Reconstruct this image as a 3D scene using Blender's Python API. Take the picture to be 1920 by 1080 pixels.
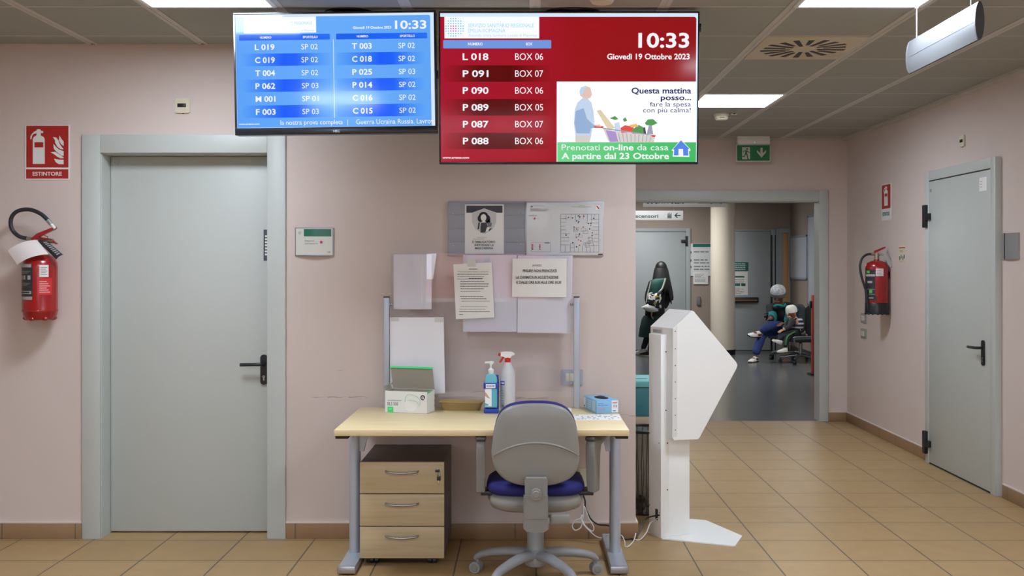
import bpy, bmesh, math, random
from mathutils import Matrix, Vector
random.seed(7)
PI = math.pi
SC = bpy.context.scene
COL = SC.collection
for _o in list(bpy.data.objects):
    bpy.data.objects.remove(_o)

# ------------------------------------------------------------------ camera, world, exposure
# camera 1.50 m above the floor, 5.70 m in front of the wall with the desk (wall face at y = 0), looking along +y
F, CX, CY, D0, EYE = 1955.0, 985.0, 495.0, 5.70, 1.50
cam = bpy.data.objects.new('camera', bpy.data.cameras.new('camera'))
COL.objects.link(cam)
cam.location = (0, -D0, EYE)
cam.rotation_euler = (PI / 2, 0, 0)
cam.data.sensor_width = 36
cam.data.lens = F / 1920 * 36
cam.data.shift_x = -(CX - 960) / 1920
cam.data.shift_y = -(540 - CY) / 1920
cam.data.clip_start = 0.05
SC.camera = cam
SC.view_settings.view_transform = 'Standard'
SC.view_settings.look = 'None'
SC.view_settings.gamma = 1
SC.view_settings.use_curve_mapping = False
SC.view_settings.exposure = 0.0

LAMP = 45.0         # radiance of the ceiling light diffusers
SKY = 6.2           # daylight outside the windows behind the camera
w = bpy.data.worlds.new('world'); SC.world = w
w.use_nodes = True
_bg = w.node_tree.nodes['Background']
_bg.inputs[0].default_value = (0.89, 0.94, 1.0, 1)
_bg.inputs[1].default_value = SKY


def at(px, py, d):
    """A measured pixel of the photo at distance d from the camera, as a point of the place."""
    return Vector(((px - CX) * d / F, d - D0, EYE - (py - CY) * d / F))


def lin(c):
    c = c / 255.0
    return c / 12.92 if c <= 0.04045 else ((c + 0.055) / 1.055) ** 2.4


# ------------------------------------------------------------------ materials
def rgba(c):
    return (lin(c[0]), lin(c[1]), lin(c[2]), 1)


def mat(name, c, rough=0.5, metal=0.0, spec=0.5, noise=0.0, nscale=20.0, bump=0.0, bscale=200.0, emit=None, es=1.0, coat=0.0, alpha=1.0):
    m = bpy.data.materials.new(name); m.use_nodes = True
    nt = m.node_tree; b = nt.nodes['Principled BSDF']
    b.inputs['Base Color'].default_value = rgba(c)
    b.inputs['Roughness'].default_value = rough
    b.inputs['Metallic'].default_value = metal
    b.inputs['Specular IOR Level'].default_value = spec
    if coat: b.inputs['Coat Weight'].default_value = coat
    if alpha < 1: b.inputs['Alpha'].default_value = alpha
    if noise or bump:
        tc = nt.nodes.new('ShaderNodeTexCoord')
    if noise:
        n = nt.nodes.new('ShaderNodeTexNoise'); n.inputs['Scale'].default_value = nscale; n.inputs['Detail'].default_value = 5
        mx = nt.nodes.new('ShaderNodeMix'); mx.data_type = 'RGBA'
        k = 1 - noise
        a = rgba(c)
        mx.inputs['A'].default_value = (a[0] * k, a[1] * k, a[2] * k, 1)
        mx.inputs['B'].default_value = (min(1, a[0] / k), min(1, a[1] / k), min(1, a[2] / k), 1)
        nt.links.new(tc.outputs['Object'], n.inputs['Vector'])
        nt.links.new(n.outputs['Fac'], mx.inputs['Factor'])
        nt.links.new(mx.outputs['Result'], b.inputs['Base Color'])
    if bump:
        n2 = nt.nodes.new('ShaderNodeTexNoise'); n2.inputs['Scale'].default_value = bscale; n2.inputs['Detail'].default_value = 3
        bp = nt.nodes.new('ShaderNodeBump'); bp.inputs['Strength'].default_value = bump; bp.inputs['Distance'].default_value = 0.002
        nt.links.new(tc.outputs['Object'], n2.inputs['Vector'])
        nt.links.new(n2.outputs['Fac'], bp.inputs['Height'])
        nt.links.new(bp.outputs['Normal'], b.inputs['Normal'])
    if emit is not None:
        b.inputs['Emission Color'].default_value = rgba(emit)
        b.inputs['Emission Strength'].default_value = es
    return m


def nodes(m):
    nt = m.node_tree
    return nt, nt.nodes['Principled BSDF']


def wood(name, c, axis='X', rough=0.4, amt=0.10, sc=3.0):
    """Light maple: grain stretched along one axis."""
    m = mat(name, c, rough)
    nt, b = nodes(m)
    tc = nt.nodes.new('ShaderNodeTexCoord'); mp = nt.nodes.new('ShaderNodeMapping')
    s = {'X': (1, 22, 22), 'Y': (22, 1, 22), 'Z': (22, 22, 1)}[axis]
    mp.inputs['Scale'].default_value = s
    n = nt.nodes.new('ShaderNodeTexNoise'); n.inputs['Scale'].default_value = sc; n.inputs['Detail'].default_value = 6; n.inputs['Distortion'].default_value = 0.6
    cr = nt.nodes.new('ShaderNodeValToRGB')
    a = rgba(c); k = 1 - amt
    cr.color_ramp.elements[0].color = (a[0] * k, a[1] * k * 0.97, a[2] * k * 0.92, 1); cr.color_ramp.elements[0].position = 0.3
    cr.color_ramp.elements[1].color = (min(1, a[0] / k), min(1, a[1] / k), min(1, a[2] / k), 1); cr.color_ramp.elements[1].position = 0.7
    L = nt.links.new
    L(tc.outputs['Object'], mp.inputs['Vector']); L(mp.outputs['Vector'], n.inputs['Vector']); L(n.outputs['Fac'], cr.inputs['Fac']); L(cr.outputs['Color'], b.inputs['Base Color'])
    return m


def tile_mat(name, c1, c2, cg, wx, wy, ox, oy, mortar=0.004, rough=0.42, coord='XY', wide=0.5):
    """Tiles laid in a square grid, from world position."""
    m = mat(name, c1, rough, spec=.25)
    nt, b = nodes(m); L = nt.links.new
    g = nt.nodes.new('ShaderNodeNewGeometry'); mp = nt.nodes.new('ShaderNodeMapping')
    mp.inputs['Location'].default_value = (-ox, -oy, 0)
    br = nt.nodes.new('ShaderNodeTexBrick'); br.offset = 0; br.squash = 1
    br.inputs['Scale'].default_value = 1; br.inputs['Brick Width'].default_value = wx; br.inputs['Row Height'].default_value = wy
    br.inputs['Mortar Size'].default_value = mortar; br.inputs['Mortar Smooth'].default_value = 0.15; br.inputs['Bias'].default_value = 0
    br.inputs['Color1'].default_value = rgba(c1); br.inputs['Color2'].default_value = rgba(c2); br.inputs['Mortar'].default_value = rgba(cg)
    L(g.outputs['Position'], mp.inputs['Vector']); L(mp.outputs['Vector'], br.inputs['Vector'])
    n = nt.nodes.new('ShaderNodeTexNoise'); n.inputs['Scale'].default_value = 9; n.inputs['Detail'].default_value = 8
    L(g.outputs['Position'], n.inputs['Vector'])
    mx = nt.nodes.new('ShaderNodeMix'); mx.data_type = 'RGBA'; mx.blend_type = 'MULTIPLY'; mx.inputs['Factor'].default_value = 0.30
    cr = nt.nodes.new('ShaderNodeValToRGB'); cr.color_ramp.elements[0].color = (0.72, 0.72, 0.72, 1); cr.color_ramp.elements[1].color = (1.0, 1.0, 1.0, 1)
    cr.color_ramp.elements[0].position = 0.3; cr.color_ramp.elements[1].position = 0.7
    L(n.outputs['Fac'], cr.inputs['Fac']); L(br.outputs['Color'], mx.inputs['A']); L(cr.outputs['Color'], mx.inputs['B']); L(mx.outputs['Result'], b.inputs['Base Color'])
    bp = nt.nodes.new('ShaderNodeBump'); bp.invert = True; bp.inputs['Strength'].default_value = 0.5; bp.inputs['Distance'].default_value = 0.002
    L(br.outputs['Fac'], bp.inputs['Height']); L(bp.outputs['Normal'], b.inputs['Normal'])
    return m


def pane_mat(name, tint=(0.93, 0.93, 0.96), refl=1.0, haze=0.0, hz=(200, 200, 215)):
    """Clear sheet: see-through with a Fresnel mirror on top, and a little surface haze."""
    m = bpy.data.materials.new(name); m.use_nodes = True
    nt = m.node_tree; nt.nodes.clear(); L = nt.links.new
    out = nt.nodes.new('ShaderNodeOutputMaterial'); tr = nt.nodes.new('ShaderNodeBsdfTransparent'); gl = nt.nodes.new('ShaderNodeBsdfGlossy')
    df = nt.nodes.new('ShaderNodeBsdfDiffuse'); df.inputs[0].default_value = rgba(hz)
    tr.inputs[0].default_value = (*tint, 1); gl.inputs['Roughness'].default_value = 0.0
    fr = nt.nodes.new('ShaderNodeFresnel'); fr.inputs['IOR'].default_value = 1.5
    mu = nt.nodes.new('ShaderNodeMath'); mu.operation = 'MULTIPLY'; mu.inputs[1].default_value = refl
    m1 = nt.nodes.new('ShaderNodeMixShader'); m1.inputs[0].default_value = haze
    m2 = nt.nodes.new('ShaderNodeMixShader')
    ge = nt.nodes.new('ShaderNodeNewGeometry'); sb = nt.nodes.new('ShaderNodeMath'); sb.operation = 'SUBTRACT'; sb.inputs[0].default_value = 1.0
    m3 = nt.nodes.new('ShaderNodeMath'); m3.operation = 'MULTIPLY'; m3.use_clamp = True
    L(ge.outputs['Backfacing'], sb.inputs[1]); L(sb.outputs[0], m3.inputs[1])      # mirror only where light enters a face, once per sheet
    L(fr.outputs[0], mu.inputs[0]); L(mu.outputs[0], m3.inputs[0]); L(m3.outputs[0], m2.inputs[0]); L(tr.outputs[0], m1.inputs[1]); L(df.outputs[0], m1.inputs[2])
    L(m1.outputs[0], m2.inputs[1]); L(gl.outputs[0], m2.inputs[2]); L(m2.outputs[0], out.inputs[0])
    return m


def screen_mat(name, c, k=1.0):
    """A patch of a lit display: black glossy panel that gives off its own colour."""
    return mat(name, (4, 4, 5), 0.10, spec=0.25, emit=c, es=k)


def screen_grad(name, stops, k=1.0, axis=0):
    """Display colour running across the patch (its picture; the red one also carries a painted reflection)."""
    m = screen_mat(name, stops[0][1], k)
    nt, b = nodes(m); L = nt.links.new
    tc = nt.nodes.new('ShaderNodeUVMap'); sp = nt.nodes.new('ShaderNodeSeparateXYZ'); cr = nt.nodes.new('ShaderNodeValToRGB')
    while len(cr.color_ramp.elements) < len(stops): cr.color_ramp.elements.new(0.5)
    for e, (p, c) in zip(cr.color_ramp.elements, stops):
        e.position = p; e.color = rgba(c)
    L(tc.outputs[0], sp.inputs[0]); L(sp.outputs[axis], cr.inputs[0]); L(cr.outputs[0], b.inputs['Emission Color'])
    return m


# ------------------------------------------------------------------ mesh building
_glyph = {}
CAPH = 0.682


def glyphs(s, bold):
    k = (s, bold)
    if k not in _glyph:
        cu = bpy.data.curves.new('t', 'FONT'); cu.body = s; cu.resolution_u = 3
        cu.offset = 0.022 if bold else 0.0
        ob = bpy.data.objects.new('t', cu)
        me = ob.to_mesh()
        V = [(v.co.x, v.co.y) for v in me.vertices]; P = [tuple(p.vertices) for p in me.polygons]
        ob.to_mesh_clear(); bpy.data.objects.remove(ob); bpy.data.curves.remove(cu)
        _glyph[k] = (V, P)
    return _glyph[k]


class MB:
    """Collects shapes into ONE mesh object."""

    def __init__(self, M=None):
        self.v, self.f, self.m, self.uv, self.mats = [], [], [], {}, []
        self.M = M or Matrix.Identity(4)

    def mi(self, m):
        if m not in self.mats: self.mats.append(m)
        return self.mats.index(m)

    def add(self, verts, faces, m, uvs=None):
        o = len(self.v); k = self.mi(m)
        self.v += [tuple(self.M @ Vector(p)) for p in verts]
        for i, f in enumerate(faces):
            if uvs: self.uv[len(self.f)] = [uvs[j] for j in f]
            self.f.append(tuple(o + j for j in f)); self.m.append(k)
        return self

    def bm(self, b, m):
        b.verts.ensure_lookup_table(); b.verts.index_update()
        self.add([v.co.copy() for v in b.verts], [[v.index for v in f.verts] for f in b.faces], m)
        b.free(); return self

    def box(self, c, s, m, bev=0.0, seg=2, rot=None):
        b = bmesh.new(); bmesh.ops.create_cube(b, size=1)
        for v in b.verts: v.co = Vector((v.co.x * s[0], v.co.y * s[1], v.co.z * s[2]))
        if bev > 0:
            bmesh.ops.bevel(b, geom=list(b.edges), offset=min(bev, min(s) * 0.49), segments=seg, profile=0.5, affect='EDGES')
        T = Matrix.Translation(Vector(c)) @ (rot.to_4x4() if rot is not None else Matrix.Identity(4))
        for v in b.verts: v.co = T @ v.co
        return self.bm(b, m)

    def span(self, a, b, m, bev=0.0, seg=2):
        a, b = Vector(a), Vector(b)
        return self.box((a + b) / 2, [abs(x) for x in (b - a)], m, bev, seg)

    def tube(self, pts, r, m, n=10, closed=False, caps=True, flat=1.0, up=None):
        P = [Vector(p) for p in pts]; N = len(P)
        R = r if isinstance(r, (list, tuple)) else [r] * N
        vs, fs = [], []
        prev = None
        for i in range(N):
            a = P[(i - 1) % N] if (closed or i > 0) else P[i]
            c = P[(i + 1) % N] if (closed or i < N - 1) else P[i]
            t = (c - a)
            t = t.normalized() if t.length > 1e-9 else Vector((0, 0, 1))
            if prev is None:
                ref = Vector(up) if up else (Vector((0, 0, 1)) if abs(t.z) < 0.9 else Vector((1, 0, 0)))
                u = (ref - t * ref.dot(t)).normalized()
            else:
                u = (prev - t * prev.dot(t)).normalized()
            prev = u; wv = t.cross(u)
            for k in range(n):
                a_ = 2 * PI * k / n
                vs.append(P[i] + u * (R[i] * math.cos(a_) * flat) + wv * (R[i] * math.sin(a_)))
        for i in range(N if closed else N - 1):
            for k in range(n):
                j = (i + 1) % N
                fs.append((i * n + k, i * n + (k + 1) % n, j * n + (k + 1) % n, j * n + k))
        if caps and not closed:
            fs.append(tuple(range(n))[::-1]); fs.append(tuple((N - 1) * n + k for k in range(n)))
        return self.add(vs, fs, m)

    def cyl(self, a, b, r, m, r2=None, n=24):
        return self.tube([a, b], [r, r if r2 is None else r2], m, n=n)

    def lathe(self, prof, m, n=28, c=(0, 0, 0), axis=None):
        """prof: (radius, height) pairs about the z axis (or AXIS, a 3x3 matrix)."""
        vs, fs = [], []
        A = axis if axis is not None else Matrix.Identity(3)
        for (r, z) in prof:
            for k in range(n):
                a = 2 * PI * k / n
                vs.append(Vector(c) + A @ Vector((r * math.cos(a), r * math.sin(a), z)))
        for i in range(len(prof) - 1):
            for k in range(n):
                fs.append((i * n + k, i * n + (k + 1) % n, (i + 1) * n + (k + 1) % n, (i + 1) * n + k))
        if prof[0][0] > 1e-6: fs.append(tuple(range(n))[::-1])
        if prof[-1][0] > 1e-6: fs.append(tuple((len(prof) - 1) * n + k for k in range(n)))
        return self.add(vs, fs, m)

    def prism(self, poly, m, o, u, v, wv):
        """2-D outline in the plane (o; u, v), extruded by the vector wv."""
        o, u, v, wv = Vector(o), Vector(u), Vector(v), Vector(wv)
        n = len(poly)
        vs = [o + u * p[0] + v * p[1] for p in poly] + [o + u * p[0] + v * p[1] + wv for p in poly]
        fs = [tuple(range(n))[::-1], tuple(range(n, 2 * n))] + [(i, (i + 1) % n, n + (i + 1) % n, n + i) for i in range(n)]
        return self.add(vs, fs, m)

    def quad(self, x0, z0, x1, z1, m, y=0.0):
        """Flat upright rectangle facing -y, with its own 0-1 map."""
        return self.add([(x0, y, z0), (x1, y, z0), (x1, y, z1), (x0, y, z1)], [(0, 1, 2, 3)], m, [(0, 0), (1, 0), (1, 1), (0, 1)])

    def flat(self, pts, m, y=0.0):
        return self.add([(p[0], y, p[1]) for p in pts], [tuple(range(len(pts)))], m)

    def text(self, s, x, z, h, m, y=0.0, bold=False, align='l', width=None, u=(1, 0, 0), v=(0, 0, 1), o=(0, 0, 0)):
        """Letters with capitals h tall, baseline at (x, z) of the plane (o; u, v), moved y along the plane's normal."""
        V, P = glyphs(s, bold)
        if not V: return self
        u, v, o = Vector(u), Vector(v), Vector(o)
        nrm = u.cross(v) * -1
        k = h / CAPH
        x0, x1 = min(p[0] for p in V), max(p[0] for p in V)
        kx = k if width is None else width / (x1 - x0)
        off = {'l': -x0, 'c': -(x0 + x1) / 2, 'r': -x1}[align]
        return self.add([o + u * (x + (p[0] + off) * kx) + v * (z + p[1] * k) + nrm * y for p in V], P, m)

    def ball(self, c, r, m, rot=None, n=16):
        b = bmesh.new(); bmesh.ops.create_uvsphere(b, u_segments=n, v_segments=max(6, n * 2 // 3), radius=1)
        rr = r if isinstance(r, (list, tuple)) else (r, r, r)
        for vv in b.verts:
            p = Vector((vv.co.x * rr[0], vv.co.y * rr[1], vv.co.z * rr[2]))
            vv.co = Vector(c) + (rot @ p if rot is not None else p)
        return self.bm(b, m)

    def build(self, name, parent=None, loc=None, smooth=True, angle=38, **props):
        me = bpy.data.meshes.new(name)
        me.from_pydata(self.v, [], self.f)
        for m in self.mats: me.materials.append(m)
        me.polygons.foreach_set('material_index', self.m)
        if self.uv:
            lay = me.uv_layers.new(name='UVMap')
            for fi, uvs in self.uv.items():
                for li, q in zip(me.polygons[fi].loop_indices, uvs): lay.data[li].uv = q
        else:
            b = bmesh.new(); b.from_mesh(me); bmesh.ops.recalc_face_normals(b, faces=b.faces); b.to_mesh(me); b.free()
        if smooth:
            me.shade_smooth(); me.set_sharp_from_angle(angle=math.radians(angle))
        me.update()
        o = bpy.data.objects.new(name, me); COL.objects.link(o)
        if parent is not None: o.parent = parent
        if loc is not None: o.location = loc
        for k, v in props.items(): o[k] = v
        return o


def thing(name, label, cat, loc=(0, 0, 0), rotz=0.0, group=None, rot=None):
    o = bpy.data.objects.new(name, None); COL.objects.link(o)
    o.empty_display_size = 0.1
    o.location = loc; o.rotation_euler = rot if rot else (0, 0, rotz)
    o['label'] = label; o['category'] = cat
    if group: o['group'] = group
    return o


def tag(o, label, cat, group=None):
    o['label'] = label; o['category'] = cat
    if group: o['group'] = group
    return o


def dup(root, loc, rotz, label, group=None):
    r = root.copy(); COL.objects.link(r); r.location = loc; r.rotation_euler = (0, 0, rotz); r['label'] = label
    if group: r['group'] = group
    for ch in list(root.children):
        c = ch.copy(); COL.objects.link(c); c.parent = r
        for g in list(ch.children):
            d = g.copy(); COL.objects.link(d); d.parent = c
    return r


def struct(mb, name, parent=None, **k):
    o = mb.build(name, parent, **k)
    if parent is None: o['kind'] = 'structure'
    return o


def rrect(x0, z0, x1, z1, r, n=4, corners=(1, 1, 1, 1)):
    """Rounded rectangle outline; corners: bottom-left, bottom-right, top-right, top-left."""
    P = []
    for (cx, cz, a0, on) in ((x0 + r, z0 + r, PI, corners[0]), (x1 - r, z0 + r, 1.5 * PI, corners[1]), (x1 - r, z1 - r, 0, corners[2]), (x0 + r, z1 - r, 0.5 * PI, corners[3])):
        if not on:
            P.append((x0 if a0 in (PI, 0.5 * PI) else x1, z0 if a0 in (PI, 1.5 * PI) else z1)); continue
        for i in range(n + 1):
            a = a0 + 0.5 * PI * i / n
            P.append((cx + r * math.cos(a), cz + r * math.sin(a)))
    return P


def smooth_path(pts, n=8):
    """Catmull-Rom through the points."""
    P = [Vector(p) for p in pts]; out = []
    for i in range(len(P) - 1):
        p0, p1, p2, p3 = P[max(0, i - 1)], P[i], P[i + 1], P[min(len(P) - 1, i + 2)]
        for k in range(n):
            t = k / n
            out.append(0.5 * ((2 * p1) + (p2 - p0) * t + (2 * p0 - 5 * p1 + 4 * p2 - p3) * t * t + (3 * p1 - p0 - 3 * p2 + p3) * t ** 3))
    out.append(P[-1]); return out


def skin(name, nodes_, edges, m, parent, sub=2, root=0, extra=None, **props):
    """One continuous body grown around a skeleton of (point, radius) joints."""
    me = bpy.data.meshes.new(name); me.from_pydata([n[0] for n in nodes_], edges, [])
    o = bpy.data.objects.new(name, me); COL.objects.link(o)
    sk = o.modifiers.new('skin', 'SKIN'); sk.use_smooth_shade = True
    for i, n in enumerate(nodes_):
        r = n[1] if isinstance(n[1], (list, tuple)) else (n[1], n[1])
        me.skin_vertices[0].data[i].radius = r
        me.skin_vertices[0].data[i].use_root = (i == root)
    s = o.modifiers.new('sub', 'SUBSURF'); s.levels = sub; s.render_levels = sub
    dg = bpy.context.evaluated_depsgraph_get(); dg.update()
    res = bpy.data.meshes.new_from_object(o.evaluated_get(dg), depsgraph=dg)
    bpy.data.objects.remove(o)
    b = MB()
    b.add([v.co.copy() for v in res.vertices], [tuple(p.vertices) for p in res.polygons], m)
    bpy.data.meshes.remove(res)
    if extra: extra(b)
    return b.build(name, parent, angle=80, **props)


# ------------------------------------------------------------------ palette
M_wall = mat('pink_wall_paint', (211, 196, 188), 0.75, spec=0.25, bump=0.12, bscale=160)
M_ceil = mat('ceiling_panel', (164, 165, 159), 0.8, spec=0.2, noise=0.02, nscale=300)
M_rail = mat('ceiling_rail_paint', (196, 194, 188), 0.55)
M_gap = mat('dark_gap', (40, 38, 36), 0.9)
M_floor = tile_mat('tan_floor_tiles', (177, 147, 104), (174, 143, 100), (98, 88, 76), 0.4, 0.388, 0.0545 - 0.002, -0.04 - 0.002, 0.0042)
M_skirt = tile_mat('skirting_tiles', (156, 124, 92), (153, 121, 90), (112, 100, 86), 0.4, 9.0, 0.0545 + 0.29, -4.0, 0.004, rough=0.35)
M_grout = mat('skirting_grout', (214, 200, 190), 0.8)
M_dark_floor = mat('grey_linoleum', (96, 97, 98), 0.22, noise=0.10, nscale=6)
M_door = mat('grey_door_paint', (186, 190, 184), 0.42, bump=0.05, bscale=400)
M_frame = mat('grey_frame_paint', (190, 195, 190), 0.42)
M_black = mat('black_plastic', (26, 27, 31), 0.38)
M_rubber = mat('black_rubber', (34, 36, 40), 0.6)
M_white = mat('white_plastic', (232, 232, 228), 0.4)
M_white_metal = mat('white_enamel', (240, 240, 236), 0.35)
M_red = mat('extinguisher_red', (156, 26, 26), 0.25, coat=0.3)
M_sign_red = mat('sign_red', (172, 34, 28), 0.45)
M_sign_white = mat('sign_white', (226, 226, 222), 0.45)
M_alu = mat('brushed_aluminium', (176, 180, 186), 0.34, metal=0.85)
M_alu_paint = mat('silver_paint', (176, 182, 192), 0.36, metal=0.25)
M_steel = mat('chrome_steel', (190, 192, 196), 0.2, metal=1.0)
M_paper = mat('white_paper', (236, 234, 230), 0.7)
M_ink = mat('black_ink', (48, 48, 52), 0.8)
M_ink_soft = mat('grey_ink', (130, 130, 134), 0.8)
M_glass_pane = pane_mat('window_glass')
M_teal = mat('teal_print', (28, 110, 100), 0.5)
M_green = mat('exit_green', (20, 120, 70), 0.5)
M_beige_pl = mat('ivory_plastic', (214, 208, 182), 0.45)


def lines(mb, x0, z0, w_, n, pitch, h, m, y=0.0, seed=0, fill=0.9, words=True, u=None):
    """Rows of print too small to read: word-long dashes."""
    rnd = random.Random(seed)
    for i in range(n):
        z = z0 - i * pitch; x = x0; end = x0 + w_ * (fill if rnd.random() > 0.3 else fill * rnd.uniform(0.5, 0.95))
        while x < end:
            L_ = h * rnd.uniform(1.8, 6) if words else w_
            e = min(end, x + L_)
            mb.quad(x, z, e, z + h, m, y); x = e + h * 0.7
    return mb

# ================================================================== THE SETTING
CEIL = 2.70
XL, XR, YB, YF = -4.155, 3.07, -8.0, 4.25     # room: left wall, right wall, window wall behind, wall with the wide opening
WX = 0.6035                                   # free end of the wall with the desk
D1 = dict(x0=-2.318, x1=-1.408, z=2.106)      # opening of the grey door on the left
OP = dict(x0=0.95, x1=2.800, z=2.100)         # the wide opening to the corridor
CXR, CYB = 4.60, 12.40                        # corridor: right wall, back wall

b = MB(); b.span((XL - .2, YB - .2, -.1), (XR + .2, YF + .02, 0), M_floor); struct(b, 'floor')
b = MB(); b.span((-2.2, YF + .02, -.1), (CXR + .2, CYB + .2, 0), M_dark_floor); struct(b, 'floor_corridor')

# scuffed paint: thin dark rubs at chair-back height
def scuff_wall():
    m = M_wall.copy(); m.name = 'pink_wall_paint_scuffed'
    nt, bs = nodes(m); L = nt.links.new
    g = nt.nodes.new('ShaderNodeNewGeometry'); sp = nt.nodes.new('ShaderNodeSeparateXYZ'); L(g.outputs['Position'], sp.inputs[0])
    n = nt.nodes.new('ShaderNodeTexNoise'); n.inputs['Scale'].default_value = 1.0; n.inputs['Detail'].default_value = 4
    mp = nt.nodes.new('ShaderNodeMapping'); mp.inputs['Scale'].default_value = (16, 1, 130); L(g.outputs['Position'], mp.inputs[0]); L(mp.outputs[0], n.inputs['Vector'])

    def math_(op, a, b_):
        q = nt.nodes.new('ShaderNodeMath'); q.operation = op
        for i, s in enumerate((a, b_)):
            if isinstance(s, (int, float)): q.inputs[i].default_value = s
            else: L(s, q.inputs[i])
        return q.outputs[0]
    total = None
    for (x0, x1, z, hw) in ((-1.17, -0.86, 0.770, 0.007), (-0.34, -0.10, 0.800, 0.005), (-0.09, 0.16, 0.768, 0.006), (0.52, 0.60, 0.672, 0.005), (-2.75, -2.62, 1.30, 0.003), (-1.05, -0.98, 0.92, 0.004)):
        dz = math_('ABSOLUTE', math_('SUBTRACT', sp.outputs[2], z), 0)
        a = math_('LESS_THAN', dz, hw)
        a = math_('MULTIPLY', a, math_('GREATER_THAN', sp.outputs[0], x0)); a = math_('MULTIPLY', a, math_('LESS_THAN', sp.outputs[0], x1))
        total = a if total is None else math_('ADD', total, a)
    fac = math_('MULTIPLY', total, math_('GREATER_THAN', n.outputs['Fac'], 0.53))
    fac = math_('MULTIPLY', fac, 0.35)
    mx = nt.nodes.new('ShaderNodeMix'); mx.data_type = 'RGBA'; mx.inputs['A'].default_value = bs.inputs['Base Color'].default_value; mx.inputs['B'].default_value = rgba((70, 60, 58))
    L(fac, mx.inputs['Factor']); L(mx.outputs['Result'], bs.inputs['Base Color'])
    return m
M_wall_s = scuff_wall()

T = 0.20
b = MB()
b.span((XL, 0, 0), (D1['x0'], T, CEIL), M_wall_s); b.span((D1['x1'], 0, 0), (WX, T, CEIL), M_wall_s, 0.004)
b.span((D1['x0'], 0, D1['z']), (D1['x1'], T, CEIL), M_wall_s)
b.span((D1['x0'] - .3, .5, 0), (D1['x1'] + .3, .52, CEIL), M_wall)      # inside of the store room behind the door
struct(b, 'wall_back')
b = MB(); b.span((XL - .2, YB - .2, 0), (XL, .2, CEIL), M_wall); struct(b, 'wall_left')
b = MB(); b.span((XR, YB - .2, 0), (XR + .2, YF, CEIL), M_wall); struct(b, 'wall_right')
b = MB()
b.span((0.15, YF, 0), (OP['x0'], YF + .15, CEIL), M_wall); b.span((OP['x1'], YF, 0), (CXR + .2, YF + .15, CEIL), M_wall)
b.span((OP['x0'], YF, OP['z']), (OP['x1'], YF + .15, CEIL), M_wall)
struct(b, 'wall_far')
b = MB(); b.span((.15, T, 0), (.35, YF, CEIL), M_wall); struct(b, 'wall_inner')
WIN = [(-3.4, -1.75), (-1.35, 0.35), (0.75, 2.4)]
WZ0, WZ1 = 0.95, 2.45
b = MB()
xs = [XL] + [v for w_ in WIN for v in w_] + [XR]
for i in range(0, len(xs), 2): b.span((xs[i], YB - .2, 0), (xs[i + 1], YB, CEIL), M_wall)
for (a, c) in WIN:
    b.span((a, YB - .2, 0), (c, YB, WZ0), M_wall); b.span((a, YB - .2, WZ1), (c, YB, CEIL), M_wall)
struct(b, 'wall_front')
for i, (a, c) in enumerate(WIN):
    b = MB()
    for (x0, x1) in ((a, a + .06), (c - .06, c), ((a + c) / 2 - .03, (a + c) / 2 + .03)): b.span((x0, YB - .14, WZ0), (x1, YB - .08, WZ1), M_frame, .006)
    for (z0, z1) in ((WZ0, WZ0 + .06), (WZ1 - .06, WZ1)): b.span((a, YB - .14, z0), (c, YB - .08, z1), M_frame, .006)
    wo = struct(b, 'window_%d' % (i + 1))
    b = MB(); b.span((a + .05, YB - .113, WZ0 + .05), (c - .05, YB - .107, WZ1 - .05), M_glass_pane); b.build('window_glass', wo)
# corridor beyond the opening
M_wall_c = mat('corridor_wall_dimmed', (166, 151, 140), 0.8, spec=0.2)  # wall colour darkened to carry the corridor's dim light
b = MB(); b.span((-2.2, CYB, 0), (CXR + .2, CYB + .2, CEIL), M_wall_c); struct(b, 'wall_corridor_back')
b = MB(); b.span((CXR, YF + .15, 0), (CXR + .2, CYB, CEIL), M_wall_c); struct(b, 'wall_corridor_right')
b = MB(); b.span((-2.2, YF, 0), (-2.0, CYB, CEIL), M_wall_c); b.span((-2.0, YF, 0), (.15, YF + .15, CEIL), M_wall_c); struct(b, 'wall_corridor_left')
b = MB(); b.span((-2.2, YF + .15, CEIL), (CXR + .2, CYB + .2, CEIL + .1), M_ceil); struct(b, 'ceiling_corridor')
b = MB(); b.cyl((3.285, 11.65, 0), (3.285, 11.65, CEIL), .2, mat('column_plaster', (226, 214, 196), .7), n=40)
b.cyl((3.285, 11.65, 0), (3.285, 11.65, .085), .206, M_black, n=40); struct(b, 'column')

# suspended ceiling: panels, broad rails front to back, thin joints across
GX, GY, SX, SY = 0.045, -0.22, 0.60, 0.62
b = MB()
b.span((XL - .2, YB - .2, CEIL), (XR + .2, YF + .15, CEIL + .1), M_ceil)
for k in range(-7, 6):
    x = GX + SX * k
    if XL < x < XR - .05:
        y1 = YF if x > .35 else 0
        b.span((x - .026, YB, CEIL - .003), (x - .005, y1, CEIL), M_rail); b.span((x + .005, YB, CEIL - .003), (x + .026, y1, CEIL), M_rail)
        b.span((x - .006, YB, CEIL - .0012), (x + .006, y1, CEIL), M_rail)
        b.span((x - .012, y1 - .03, CEIL - .0035), (x + .012, y1 - .012, CEIL), M_gap)
for k in range(-13, 8):
    y = GY + SY * k
    b.span((XL, y - .007, CEIL - .0016), (XR, y + .007, CEIL), M_rail)
for (a, c) in (((XL, -.02, CEIL - .004), (WX, 0, CEIL)), ((.35, YF - .03, CEIL - .02), (XR, YF, CEIL)), ((XR - .05, YB, CEIL - .02), (XR, YF, CEIL))):
    b.span(a, c, M_rail)
struct(b, 'ceiling')

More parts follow.
